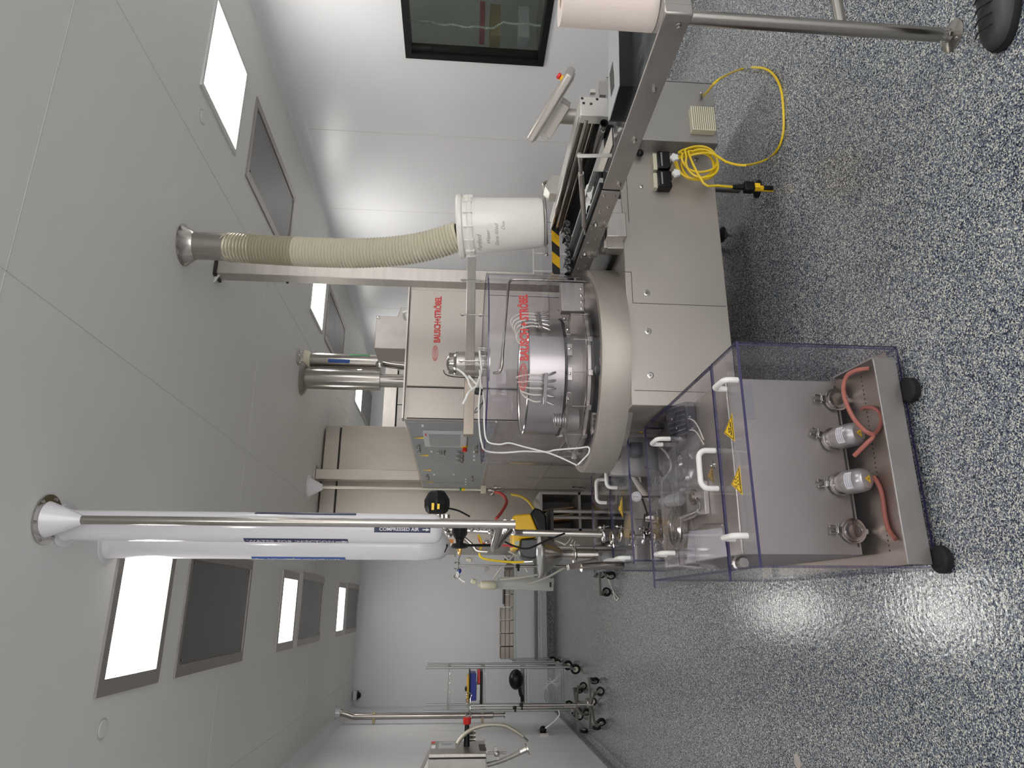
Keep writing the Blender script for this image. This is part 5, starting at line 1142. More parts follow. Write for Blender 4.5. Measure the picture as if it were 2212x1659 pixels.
a, b = py(1290, 1213, 3.5), py(1226, 1226, 3.45); dd = (b - a)
MB().obox((a + b) / 2, (dd, (0, 1, 0), dd.cross(V((0, 1, 0)))), (dd.length / 2, .03, .016)).build('angled_chute', POLISH, t, bevel=.004)
MB().tube([py(1255, 1226, 3.45), py(1300, 1222, 3.47), py(1345, 1222, 3.5)], .020, 16).build('outlet_pipe', POLISH, t)
# ================================================================ large cabinets behind the machine
KX0, KX1, KY0, KY1, KZ0, KZ1 = 1.15, 2.10, 4.32, 7.0, .18, 1.855
t = CCAB = thing('control_cabinet', 'large stainless control cabinet with red lettering on its front door', 'cabinet', (1.6, 5.6, .0))
CABM = mat('cabinet_steel', (0.47, 0.43, 0.39), 0.42, 0.65, noise=.05, nscale=2.5, bump=.04, bscale=40)
MB().box(KX0, KX1, KY0, KY1, KZ0, KZ1).build('body', CABM, t, bevel=.004)
for (x_, y_) in ((1.2, 4.4), (2.0, 4.4), (1.2, 6.9), (2.0, 6.9)): MB().cyl((x_, y_, 0), (x_, y_, KZ0), .03, n=14).build('foot', STEELD, t)
xd = py(960, 837, KY0).x
dr = MB().box(xd, 2.06, KY0 - .020, KY0, .9, KZ1 - .008).build('door', CABM, t, bevel=.004)
MB().box(xd - .006, xd - .001, KY0 - .002, KY0, .9, KZ1 - .01).build('door_gap', DARK, t)
MB().box(KX0 + .003, KX0 + .010, KY0 - .002, KY0 + .001, .3, KZ1 - .02).build('edge_gap', DARK, t)
MB().box(KX0 - .002, KX1 + .03, KY0 - .03, KY0 + .05, KZ1, KZ1 + .010).build('roof_lip', STEEL, t)
a, b, c = py(950, 740, KY0 - .021), py(950, 640, KY0 - .021), py(936, 740, KY0 - .021)
text('BAUSCH+STRÖBEL', (c.z - a.z) * 1.36, (a.x, KY0 - .0212, a.z), (1, 0, 0), (0, 0, 1), fit=b.x - a.x, bold=.035).build('lettering', PRINTR, dr, smooth=False)
MB().lathe((b.x + .02, KY0 - .0212, c.z + .006), (0, -1, 0), [(0, .003), (.0004, .003)], 10).build('trademark', PRINTR, dr)
oc = py(940, 763, KY0 - .0215)
oval_logo(lambda x, y: (oc.x + x, KY0 - .0216, oc.z + y), .055, .020, dr, PRINTR)
# control face on the left side
def sx(xp, yp): return px(xp, yp, KX0 - .001)
def sbox(p, q, th, nm, mt_, par, bev=0):
    a_, b_ = sx(*p), sx(*q); y0_, y1_ = sorted((a_.y, b_.y)); z0_, z1_ = sorted((a_.z, b_.z))
    return MB().box(KX0 - .001 - th, KX0 - .001, y0_, y1_, z0_, z1_).build(nm, mt_, par, bevel=bev)
PNL = mat('grey_blue_panel', (0.30, 0.32, 0.33), 0.45, .35)
pn = MB().box(KX0 - .006, KX0 - .0005, KY0 + .05, KY1 - .05, 1.262, KZ1 - .02).build('control_panel', PNL, t)
fr_ = sbox((913, 928), (1007, 962), .016, 'screen_frame', mat('light_grey_bezel', (0.50, 0.52, 0.52), .35), t, .002)
sbox((926, 933), (994, 960), .0175, 'screen', mat('dull_screen', (0.20, 0.235, 0.245), .2), fr_)
MB().box(KX0 - .0182, KX0 - .017, sx(920, 932).y, sx(920, 937).y, sx(922, 934).z, sx(918, 934).z).build('red_mark', PRINTR, fr_)
def knob(xp, yp, big=False):
    c_ = sx(xp, yp); k_ = MB().lathe(c_ - V((.005, 0, 0)), (-1, 0, 0), [(0, .016 if big else .012), (.012, .016 if big else .012), (.014, .012), (.034, .011)], 16).build('control_knob', CHROME if not big else POLISH, t)
for q_ in ((904, 960), (906, 968), (1029, 961), (1029, 970), (923, 1023), (925, 1029), (1020, 1027), (1020, 1032)): knob(*q_)
for q_ in ((958, 973), (998, 974), (998, 983), (998, 991)): knob(*q_, big=True); c_ = sx(q_[0] - 8, q_[1]); MB().ball(c_ - V((.02, 0, 0)), .014, 10, (.6, 1, 1.6)).build('selector_lever', STEELG, t)
c_ = sx(1004, 961); rb_ = MB().lathe(c_ - V((.005, 0, 0)), (-1, 0, 0), [(0, .022), (.018, .022)], 20).build('button_base', YELLOW, t); MB().lathe(c_ - V((.023, 0, 0)), (-1, 0, 0), [(0, .014), (.014, .020), (.028, .018), (.032, .008)], 20).build('stop_button', RED, rb_)
for q_ in ((903, 944), (912, 982), (919, 1014), (924, 1040)):
    c_ = sx(*q_); MB().quad(c_ + V((-.007, -.035, -.05)), c_ + V((-.007, .035, -.05)), c_ + V((-.007, 0, .04))).build('warning_sign', AMBER, t)
for q_ in ((913, 918), (932, 974), (1024, 975), (1024, 984), (1024, 992), (938, 1024), (980, 1024), (1006, 1034), (1006, 1040), (1006, 1045)):
    c_ = sx(*q_); MB().box(KX0 - .0075, KX0 - .006, c_.y - .028, c_.y + .028, c_.z - .007, c_.z + .007).build('name_plate', PAPER, t)
for yy in (1000, 1028): 
    y_ = px(960, yy, KX0).y; MB().box(KX0 - .0075, KX0 - .0005, y_ - .006, y_ + .006, KZ0, KZ1 - .02).build('vertical_strip', STEELD, t)
MB().box(KX0 - .012, KX0, KY0, KY1, 1.250, 1.262).build('ledge', STEEL, t)
MB().box(KX0 - .010, KX0, KY0 + .02, KY1 - .02, .72, .727).build('ledge', STEEL, t)
h_ = [px(1235, 1053, KX0 - .001), px(1238, 1052, KX0 - .05), px(1258, 1053, KX0 - .05), px(1262, 1055, KX0 - .001)]
MB().tube(h_, .008, 10).build('handle', CHROME, t)
# box on top of the cabinet and a roof hatch handle
bz = KZ1 + .0
a, b = py(808, 752, 5.0), py(880, 665, 5.0)
t = thing('roof_box', 'notched stainless box standing on top of the lettered cabinet', 'steel box', ((a.x + b.x) / 2, 5.15, KZ1))
nx = py(865, 684, 5.0)
MB().prism([(a.x, 5.0, KZ1), (b.x, 5.0, KZ1), (b.x, 5.0, py(866, 668, 5.0).z - .0), (b.x, 5.0, py(864, 668, 5).z), (b.x - .08, 5.0, py(864, 668, 5).z), (b.x - .08, 5.0, a.z), (a.x, 5.0, a.z)][0:2] + [(b.x, 5.0, py(866, 668, 5).z), (b.x - .075, 5.0, py(860, 668, 5).z), (b.x - .075, 5.0, a.z), (a.x, 5.0, a.z)], (0, .30, 0)).build('housing', STEELD, t, bevel=.004)
MB().bolt((b.x - .09, 4.995, a.z - .02), (0, -1, 0), .008, .01).build('latch', CHROME, t)
hh = py(870, 668, 4.9)
MB().tube([(2.02, 4.60, KZ1 + .011), (2.02, 4.60, KZ1 + .06), (2.02, 4.72, KZ1 + .06), (2.02, 4.72, KZ1 + .011)], .010, 10, smooth=3).build('roof_handle', PLASTW, CCAB)
# dryer wall behind
GY = 7.12
gx0, gx1 = .58, 1.81
t = thing('freeze_dryer', 'huge stainless enclosure reaching the ceiling behind the control cabinet', 'enclosure', (1.2, GY + .6, 0))
GS = mat('swirled_steel', (0.44, 0.395, 0.345), 0.38, 0.75, noise=.14, nscale=1.6, bump=.03, bscale=30, stretch=(1, 1, .6))
MB().box(gx0, gx1, GY, GY + 1.2, .0, 2.72).build('body', GS, t, bevel=.003)
MB().box(gx0, gx1 - .01, GY - .02, GY + 1.2, 2.735, HC - .02).build('valance', GS, t, bevel=.003)
MB().box(gx0 + .01, gx1 - .02, GY + .01, GY + 1.19, 2.72, 2.735).build('shadow_gap', DARK, t)
MB().box(gx0, KX0, GY - .003, GY, .995, 1.0).build('seam', STEEL, t)
t = thing('far_enclosure', 'stainless enclosure with dark seams seen past the roof of the lettered cabinet', 'enclosure', (2.2, 8.4, 0))
MB().box(1.83, 2.75, 8.0, 8.9, 0, 2.24).build('body', STEELD, t, bevel=.003)
MB().box(1.83, 2.78, 7.97, 8.9, 2.255, 2.40).build('valance', STEEL, t); MB().box(1.84, 2.74, 8.01, 8.89, 2.24, 2.255).build('shadow_gap', DARK, t)
xx = py(850, 874, 8.0).x; MB().box(xx - .005, xx + .005, 7.997, 8.0, .2, 2.24).build('seam', DARK, t)
# square post and utility drop in front of the enclosure
t = thing('square_column', 'square steel post hanging from the ceiling in front of the tall enclosure', 'column', (1.2, 6.85, HC - .01))
MB().box(1.185, 1.285, 6.80, 6.90, KZ1 + .012, HC - .015).build('tube', GS, t, bevel=.004)
MB().box(1.16, 1.33, 6.78, 6.92, HC - .014, HC - .001).build('top_plate', STEELD, t)
C4 = (1.075, 6.62)
t = thing('utility_pipe', 'thin pale pipe dropping from a white ceiling cone to a hose manifold', 'pipe', (*C4, HC - .006))
MB().lathe((*C4, HC - .001), (0, 0, -1), [(0, .115), (.006, .115), (.007, .095), (.13, .025)], 28).build('cone', PVC, t)
z5 = zat(1044, C4[0] - .03, C4[1])
MB().tube([(*C4, HC - .10), (C4[0] - .0, C4[1], 2.1), (C4[0] - .0, C4[1], z5)], .014, 12).build('tube', mat('pale_pipe', (0.58, 0.55, 0.46), .3, .3), t)
gz = zat(997, *C4); MB().cyl((*C4, gz), (*C4, gz - .035), .0155, n=12).build('marker_band', AMBER, t); MB().cyl((*C4, gz), (*C4, gz + .02), .0155, n=12).build('marker_band', mat('green_band', (.02, .3, .12), .4), t)
MB().obox((C4[0], C4[1], z5), ((1, 0, 0), (0, 1, 0), (0, 0, 1)), (.035, .025, .025)).build('bracket', CREAM, t, bevel=.004)
for k, (dx, dz) in enumerate(((0, -.05), (.02, -.10), (-.02, -.12), (-.05, -.07))): MB().lathe((C4[0] + dx, C4[1] - .01, z5 + dz), (.3 * (k - 1), -.2, -1), [(0, .018), (.02, .022), (.04, .014), (.07, .010)], 12).build('fitting', CHROME, t)
tag(MB().tube([py(1070, 1063, 6.5), py(1080, 1065, 6.4), py(1091, 1074, 6.3), py(1094, 1086, 6.2), py(1085, 1104, 6.1), py(1072, 1121, 6.0)], .014, 10, smooth=5).build('red_hose', REDH), 'thick red hose drooping from the manifold towards the steel pipe', 'hose')
tag(MB().tube([py(1106, 1068, 6.5), py(1125, 1072, 6.2), py(1142, 1083, 5.8), py(1155, 1101, 5.2)], .012, 10, smooth=5).build('yellow_hose', YCABLE), 'thick yellow hose from the manifold down to the yellow vacuum', 'hose')
# polished ducts beyond the column
t = thing('steel_duct', 'widest polished duct, nearest of the far ceiling duct cluster', 'duct', (1.95, 5.93, HC - .006), 'far ceiling ducts')
CDX = (1.93, 5.93)
MB().lathe((*CDX, HC - .001), (0, 0, -1), [(0, .155), (.004, .155), (.03, .125), (.04, .095)], 32).build('flange', STEELD, t)
zz_ = zat(822, *CDX); MB().cyl((*CDX, HC - .03), (*CDX, zz_), .092, n=36).build('jacket', POLISH, t); MB().cyl((*CDX, zz_), (*CDX, KZ1 + .012), .060, n=28).build('inner_pipe', POLISH, t)
t = thing('steel_duct', 'slimmer polished duct with blue label beside the widest far duct', 'duct', (2.10, 5.98, HC - .006), 'far ceiling ducts')
CDY = (2.125, 5.99)
MB().lathe((*CDY, HC - .001), (0, 0, -1), [(0, .10), (.02, .09), (.05, .07)], 28).build('flange', CREAM, t)
zz_ = zat(822, *CDY); MB().cyl((*CDY, HC - .03), (*CDY, zz_), .070, n=32).build('jacket', POLISH, t)
MB().tube([(*CDY, zz_), (CDY[0] - .02, CDY[1], zz_ - .1), (CDY[0] - .06, CDY[1] - .05, KZ1 + .02)], .035, 16).build('inner_pipe', POLISH, t)
lb = cyl_strip(CDY, .0706, -122, -95, zat(758, *CDY), zat(712, *CDY)).build('label_band', PRINTB, t)
lb = cyl_strip(CDY, .0706, -60, -40, zat(800, *CDY), zat(755, *CDY)).build('label_band', mat('green_print', (.03, .25, .08), .4), t)
MB().lathe((CDY[0] - .05, CDY[1] - .08, zat(823, *CDY)), (0, -1, .0), [(0, .03), (.02, .035), (.03, .02)], 16).build('valve_wheel', CHROME, t)
t = thing('ceiling_anchor', 'small bolted anchor ring on the ceiling next to the far ducts', 'anchor', (2.05, 5.70, HC - .006))
MB().lathe((2.05, 5.70, HC - .001), (0, 0, -1), [(0, .07), (.005, .07), (.006, .03)], 20).build('ring', STEEL, t)
for k in range(4): a = k * 1.57; MB().bolt((2.05 + .05 * math.cos(a), 5.70 + .05 * math.sin(a), HC - .006), (0, 0, -1), .006, .02).build('bolt', CHROME, t)
# shelving, boards and the yellow vacuum between the cabinet and the steel pipe
SY = 5.4
a, b = py(1166, 1062, SY), py(1300, 1148, SY)
t = thing('steel_shelf', 'stainless pigeonhole shelf below the cabinet side, holding brown boards', 'shelf', ((a.x + b.x) / 2, SY + .2, 0))
x1, x0 = a.x, b.x; zt, zb = a.z, .10
for (p_, q_, r_, s_, nm) in ((x0, x1, zt - .02, zt, 'top'), (x0, x1, py(1255, 1100, SY).z, py(1255, 1100, SY).z + .02, 'middle_shelf'), (x0, x1, zb, zb + .02, 'bottom_shelf')): MB().box(p_, q_, SY, SY + .45, r_, s_).build(nm, STEELG, t)
MB().box(x0, x0 + .02, SY, SY + .45, 0, zt - .02).build('side', STEELD, t); MB().box(x1 - .02, x1, SY, SY + .45, 0, zt - .02).build('side', STEELD, t)
MB().box(x0 + .02, x1 - .02, SY + .42, SY + .44, zb + .02, zt - .02).build('back', mat('shelf_back', (0.16, 0.15, 0.14), .5, .5), t)
zs_ = py(1255, 1100, SY).z + .02
for k in range(4): tag(MB().obox((x0 + .10 + k * .026, SY + .2, zs_ + .150), (V((1, 0, .12)), (0, 1, 0), V((-.12, 0, 1))), (.006, .15, .125)).build('brown_board', WOOD if k else mat('tan_board', (.42, .24, .08), .6)), ('light tan board leaning leftmost in the pigeonhole shelf', 'dark brown board right beside the light tan one', 'third board from the left in the pigeonhole shelf', 'fourth and rightmost board in the pigeonhole shelf')[k], 'board', 'boards in the pigeonhole shelf')
t = thing('vacuum_cleaner', 'yellow and black vacuum cleaner behind the thin steel pipe', 'vacuum cleaner', py(1180, 1150, 4.7))
Yv = 4.7
A = lambda x, y, dy=0: py(x, y, Yv + dy)
MB().prism([A(1108, 1186), A(1106, 1120), A(1111, 1112), A(1146, 1109), A(1163, 1148), A(1160, 1160), A(1125, 1164), A(1122, 1186)], (0, .26, 0)).build('yellow_body', YELLOW, t, bevel=.012)
MB().prism([A(1147, 1110), A(1155, 1096), A(1170, 1101), A(1180, 1113), A(1182, 1160), A(1164, 1150)], (0, .26, 0)).build('black_lid', BLACK, t, bevel=.012)
MB().prism([A(1124, 1165), A(1178, 1162), A(1174, 1198), A(1150, 1208), A(1128, 1203), A(1122, 1190)], (0, .24, 0)).build('black_tank', mat('dark_tank', (.03, .035, .035), .3), t, bevel=.012)
MB().prism([A(1111, 1170, -.01), A(1122, 1168, -.01), A(1121, 1178, -.01), A(1113, 1179, -.01)], (0, .01, 0)).build('sticker', mat('grey_sticker', (.45, .5, .4), .5), t)
t = thing('utility_trolley', 'low black framed trolley below the yellow vacuum', 'trolley', (py(1200, 1150, 4.8).x, 4.85, 0))
xa, xb = py(1200, 1190, 4.75).x, py(1200, 1100, 4.75).x; zt = py(1184, 1150, 4.75).z
MB().box(xa, xb, 4.68, 5.05, zt - .03, zt - .01).build('deck', DARK, t)
for x_ in (xa + .02, xb - .02):
    for y_ in (4.70, 5.03): l_ = MB().cyl((x_, y_, .05), (x_, y_, zt - .03), .012, n=12).build('leg', STEELD, t); MB().cyl((x_ - .012, y_, .035), (x_ + .012, y_, .035), .034, n=18).build('wheel', RUBBER, l_)
MB().box(xa, xb, 4.68, 5.05, .25, .265).build('lower_shelf', STEELG, t)
for k in range(5): tag(MB().tube([py(1200 + 3 * k, 1168 + k, 4.72), py(1222 + 6 * k, 1175 + 4 * k, 4.72), py(1234 + 4 * k, 1160 + 5 * k, 4.74)], .004, 6, smooth=4).build('white_tubing', TUBE), ('first', 'second', 'third', 'fourth', 'lowest')[k] + ' loop down in the white tubing bundle beneath the yellow vacuum', 'tubing', 'tubing loops beneath the vacuum')
# ================================================================ far end of the room
# hanging-bag stand
def caster(c, parent, r=.04, wheel=RUBBER, ang=1.2, top=None, fm=CHROME, hub=STEEL):
    c = V(c); ax = V((math.cos(ang), math.sin(ang), 0)); tn = V((-ax.y, ax.x, 0)); c = c + tn * r * .4; z_ = V((0, 0, 1)); o_ = c + z_ * r; tp = top or r * 2.2
    w_ = MB().cyl(o_ - ax * .012, o_ + ax * .012, r, n=24).build('caster_wheel', wheel, parent)
    MB().cyl(o_ - ax * .0135, o_ + ax * .0135, r * .55, n=16).build('hub', hub, w_)
    for s_ in (-1, 1): MB().prism([o_ + ax * s_ * .016 + tn * -.012, o_ + ax * s_ * .016 + tn * .012, c - tn * (r * .4 - .018) + ax * s_ * .016 + z_ * tp, c - tn * (r * .4 + .018) + ax * s_ * .016 + z_ * tp], ax * s_ * .003).build('fork', fm, w_)
    MB().prism([c - tn * (r * .4 - .018) - ax * .019 + z_ * (tp - .004), c - tn * (r * .4 + .018) - ax * .019 + z_ * (tp - .004), c - tn * (r * .4 + .018) + ax * .019 + z_ * (tp - .004), c - tn * (r * .4 - .018) + ax * .019 + z_ * (tp - .004)], z_ * .004).build('mount_plate', fm, w_)
    return w_
def stand(x_, y_, h, label, rot=0.3, hooks=True, n=5, R_=.27):
    t = thing('drip_stand', label, 'stand', (x_, y_, 0), 'wheeled drip stands')
    MB().lathe((x_, y_, .085), (0, 0, 1), [(0, .035), (.05, .035), (.06, .018), (.16, .018)], 16).build('base_hub', STEELD, t)
    for k in range(n):
        a = rot + 2 * math.pi * k / n; d = V((math.cos(a), math.sin(a), 0)); q_ = V((-d.y, d.x, 0))
        MB().prism([V((x_, y_, .095)) + d * .02 - q_ * .016, V((x_, y_, .095)) + d * R_ - q_ * .012, V((x_, y_, .095)) + d * R_ + q_ * .012, V((x_, y_, .095)) + d * .02 + q_ * .016], (0, 0, .022)).build('spoke', mat('grey_spoke', (.17, .165, .15), .5, .3), t, bevel=.003)
        caster(V((x_, y_, 0)) + d * (R_ - .02), t, .042, ang=.7 + 1.1 * k)
    MB().cyl((x_, y_, .2), (x_, y_, h * .62), .0125, n=14).build('pole', POLISH, t)
    MB().cyl((x_, y_, h * .6), (x_, y_, h), .008, n=12).build('inner_pole', CHROME, t)
    MB().lathe((x_, y_, h * .60), (0, 0, 1), [(0, .017), (.03, .02), (.04, .012)], 14).build('collar', DARK, t)
    kn_ = MB().cyl((x_, y_, h * .61), (x_ - .045, y_ - .01, h * .61), .010, n=10).build('clamp_knob', BLACK, t)
    if hooks:
        for k in range(4):
            a = rot + k * math.pi / 2; d = V((math.cos(a), math.sin(a), 0)); p = V((x_, y_, h))
            MB().tube([p, p + d * .06, p + d * .10 + V((0, 0, -.01)), p + d * .12 + V((0, 0, .02)), p + d * .10 + V((0, 0, .04)), p + d * .085 + V((0, 0, .025))], .004, 8, smooth=4).build('hook', CHROME, t)
    return t
b1 = pz(1299, 1240, 0)
ptp = py(990, 1237, 7.0)
st = stand(b1.x + .05, 6.78, ptp.z - .0, 'wheeled drip stand with a clear film bag behind the funnel', rot=-1.9)
sx_ = b1.x + .05
tag(MB().lathe(py(1073, 1264, 7.0), (0, 0, 1), [(0, .012), (.005, .035), (.02, .042), (.13, .042), (.15, .035), (.16, .018), (.19, .012)], 20).build('filter_capsule', CREAM), 'large cream filter capsule hanging on the drip stand', 'filter capsule')
tag(MB().lathe(py(1030, 1258, 7.0), (.3, 0, 1), [(0, .012), (.01, .024), (.05, .026), (.06, .014)], 16).build('filter_disc', CREAM), 'small cream filter just above the large filter capsule', 'filter capsule')
tag(MB().lathe(py(1020, 1211, 7.0), (.3, 0, 1), [(0, .01), (.01, .024), (.05, .020), (.06, .010)], 16).build('filter_disc', CREAM), 'small cream cap hanging left of the blue topped stand', 'filter capsule')
tag(MB().ball(py(992, 1233, 6.98), .028, 12, (1, .7, .8)).build('blue_stopper', mat('blue_plastic', (.03, .07, .35), .35)), 'blue stopper at the very top of the drip stand', 'stopper')
tag(MB().tube([py(990, 1234, 6.98), py(988, 1242, 6.98), py(996, 1252, 6.98), py(1005, 1257, 6.98)], .012, 10, smooth=5).build('white_elbow_tube', PLASTW), 'white bent tube at the top of the drip stand', 'tube')
tag(MB().lathe(py(1052, 1230, 6.97), (0, -1, 0), [(0, .028), (.02, .028)], 6).build('hex_knob', STEELG, smooth=False), 'grey six-sided knob on the drip stand pole', 'knob')
mb = MB(); q_ = [py(1075, 1246, 7.02), py(1197, 1249, 7.02), py(1195, 1277, 7.02), py(1072, 1272, 7.02)]
nn_ = 8; base = 0; rnd = random.Random(5)
for sgn in (0, 1):
    for i in range(nn_ + 1):
        for j in range(4):
            u_, v_ = i / nn_, j / 3; p_ = q_[0].lerp(q_[1], u_).lerp(q_[3].lerp(q_[2], u_), v_); mb.v.append(p_ + V((rnd.uniform(-.004, .004), (sgn * 2 - 1) * .018 * math.sin(math.pi * v_) * (1 if 0 < i < nn_ else .3), 0)))
for sgn in (0, 1):
    o_ = sgn * (nn_ + 1) * 4
    for i in range(nn_):
        for j in range(3): mb.f.append([o_ + i * 4 + j, o_ + (i + 1) * 4 + j, o_ + (i + 1) * 4 + j + 1, o_ + i * 4 + j + 1]); mb.mi.append(0)
FILMG = mat('greenish_film', (.50, .52, .49), .3)
bg = thing('film_bag', 'long greenish clear film bag hanging beside the drip stand', 'film bag', py(1197, 1262, 7.02))
mb.build('film', FILMG, bg); MB().obox(py(1189, 1263, 7.0), ((1, 0, 0), (0, 1, 0), (0, 0, 1)), (.024, .004, .008)).build('black_tab', BLACK, bg)
TL = ['clear tubing left of the drip stand pole near its top', 'clear tubing curving behind the funnel rim to the right', 'short clear tubing just beside the black tank of the vacuum', 'clear tubing running straight down along the drip stand pole', 'clear tubing slanting from the film bag to the chute']
for k, (pp) in enumerate([[(1066, 1250), (1085, 1225), (1110, 1200)], [(1090, 1200), (1105, 1215), (1130, 1222), (1140, 1235)], [(1098, 1190), (1122, 1203), (1136, 1210)], [(1080, 1252), (1120, 1248), (1170, 1240)], [(1140, 1262), (1180, 1248), (1222, 1225)]]):
    tag(MB().tube([py(x_, y_, 6.9) for x_, y_ in pp], .010, 8, smooth=5).build('clear_tubing', TUBE), TL[k], 'tubing', 'clear tubing around the drip stand')
tag(MB().tube([pz(1300, 1228, .05), pz(1312, 1245, .03), pz(1322, 1270, .01), pz(1330, 1285, .01), pz(1336, 1292, .01), pz(1330, 1296, .01), pz(1324, 1278, .01)], .006, 8, smooth=5).build('white_tubing', PLASTW), 'white tubing loop lying on the floor beside the drip stand base', 'tubing')
stand(-.93, 7.45, 1.06 + .25, 'wheeled drip stand base standing nearest on the floor by the left wall', rot=.25, hooks=True, n=5, R_=.25)
st2 = stand(-1.06, 8.30, 1.30, 'wheeled drip stand behind the nearest one, close to the left wall', rot=.8, hooks=True, n=5, R_=.25)
tag(MB().tube([py(1206, 1534, 7.6), py(1208, 1545, 7.6), py(1195, 1560, 7.65), py(1178, 1573, 7.7)], .006, 8, smooth=5).build('white_tubing', PLASTW), 'thin white tube curving to the wall clip beside the drip stands', 'tubing')
c_ = px(1173, 1580, XL + .02); t = thing('wall_clip', 'black cable clip on a short rail low on the left wall', 'wall clip', c_)
MB().box(XL, XL + .02, c_.y - .12, c_.y + .12, c_.z - .05, c_.z + .05).build('rail', POLISH, t); MB().ball(c_ + V((.02, 0, 0)), .04, 10).build('clip', BLACK, t)
# wire rack
def wire_shelf(x0, x1, y0, y1, z, par, nx=0, ny=22, deep=.030):
    mb = MB()
    for z_ in (z, z - deep):
        for (a_, b_) in (((x0, y0), (x1, y0)), ((x1, y0), (x1, y1)), ((x1, y1), (x0, y1)), ((x0, y1), (x0, y0))): mb.cyl((*a_, z_), (*b_, z_), .0035, n=6)
    for (p_, q_) in (((x0, y0), (x1, y0)), ((x0, y1), (x1, y1)), ((x0, y0), (x0, y1)), ((x1, y0), (x1, y1))):
        L_ = math.hypot(q_[0] - p_[0], q_[1] - p_[1]); k_ = max(3, int(L_ / .05))
        for i in range(k_):
            f0, f1 = i / k_, (i + 1) / k_; za_, zb_ = (z, z - deep) if i % 2 else (z - deep, z)
            mb.cyl((p_[0] + (q_[0] - p_[0]) * f0, p_[1] + (q_[1] - p_[1]) * f0, za_), (p_[0] + (q_[0] - p_[0]) * f1, p_[1] + (q_[1] - p_[1]) * f1, zb_), .002, n=5)
    for i in range(1, ny): y_ = y0 + (y1 - y0) * i / ny; mb.cyl((x0, y_, z), (x1, y_, z), .0018, n=5)
    return mb.build('wire_shelf', ZINC, par)
def rack(t, x0, x1, y0, y1, h, shelves):
    for x_ in (x0, x1):
        for y_ in (y0, y1):
            MB().cyl((x_, y_, .12), (x_, y_, h), .0125, n=12).build('post', ZINC, t)
            caster((x_, y_, 0), t, .058, ang=1.25 + .5 * (x_ < -.9), fm=ZINC, hub=CREAM)
    for z_ in shelves: wire_shelf(x0, x1, y0, y1, z_, t)
RKX0, RKX1, RKY0, RKY1 = -1.13, -.672, 8.60, 9.15
zr = lambda xx: py(xx, 1440, 8.6).z
t = thing('wire_rack', 'tall narrow chrome wire rack on casters by the left wall', 'wire rack', ((RKX0 + RKX1) / 2, 8.9, 0))
S4 = [zr(968), zr(1044), zr(1134), zr(1214)]
rack(t, RKX0, RKX1, RKY0, RKY1, zr(920), S4)
tag(MB().box(-1.07, -.72, 8.68, 9.05, S4[1] + .004, S4[1] + .030).build('black_tray', BLACK, bevel=.004), 'flat black tray under the coloured boxes on the wire rack', 'tray')
tag(MB().box(-.85, -.70, 8.66, 9.0, S4[1] + .032, S4[1] + .058).build('red_box', RED, bevel=.003), 'thin red box beside the blue one on the wire rack', 'box')
tag(MB().box(-1.03, -.86, 8.66, 9.0, S4[1] + .032, S4[1] + .075).build('white_box', PLASTW, bevel=.003), 'white box end under the blue box on the wire rack', 'box')
tag(MB().box(-1.03, -.74, 8.64, 9.0, S4[1] + .078, S4[1] + .145).build('blue_box', BLUE, bevel=.004), 'bright blue box in the coloured stack on the wire rack', 'box')
tag(MB().box(-1.10, -.695, 8.62, 9.05, S4[1] + .147, S4[1] + .158).build('black_board', BLACK), 'thin black board above the blue box on the wire rack', 'board')
tag(MB().box(-1.05, -.77, 8.66, 9.0, S4[1] + .160, S4[1] + .180).build('yellow_tray', YELLOW, bevel=.003), 'yellow tray topmost in the coloured stack on the wire rack', 'tray')
tag(MB().lathe((-.91, 8.72, S4[1] + .182), (0, 0, 1), [(0, .02), (.01, .032), (.022, .022), (.026, .008)], 16).build('round_puck', BLACK), 'black round puck on the yellow tray of the wire rack', 'puck')
zz_ = S4[2] + .004
t2_ = thing('rounded_case', 'black rounded case on the third shelf of the wire rack', 'case', (-.85, 8.8, zz_))
MB().ball((-.82, 8.80, zz_ + .085), .115, 20, (1.0, .9, .74)).build('shell', BLACK, t2_)
MB().tube([(-.90, 8.72, zz_ + .05), (-.97, 8.70, zz_ + .04), (-1.0, 8.72, zz_ + .02), (-1.05, 8.75, zz_ + .015)], .02, 10, smooth=3).build('cord', RUBBER, t2_)
t2_ = thing('wire_basket', 'bundle of bent wires in a clear bag on the lowest shelf of the wire rack', 'wire basket', (-.9, 8.85, S4[3]))
for k in range(3): MB().tube([(-1.0 + .06 * math.cos(a), 8.80 + .1 * math.sin(a), S4[3] + .05 + .06 * k) for a in [2 * math.pi * j / 20 for j in range(20)]], .006, 6, closed=True).build('ring', POLISH, t2_)
for k in range(6): MB().cyl((-.76 - .03 * k, 8.66, S4[3] + .02 + .015 * (k % 3)), (-.95 + .03 * k, 8.72, S4[3] + .24 - .02 * k), .0045, n=6).build('wire', PLASTW, t2_)
tag(MB().box(-1.10, -.70, 8.63, 9.1, S4[3] + .006, S4[2] - .035).build('clear_bin', FILM), 'clear crumpled plastic bin filling the lowest space of the wire rack', 'bin')
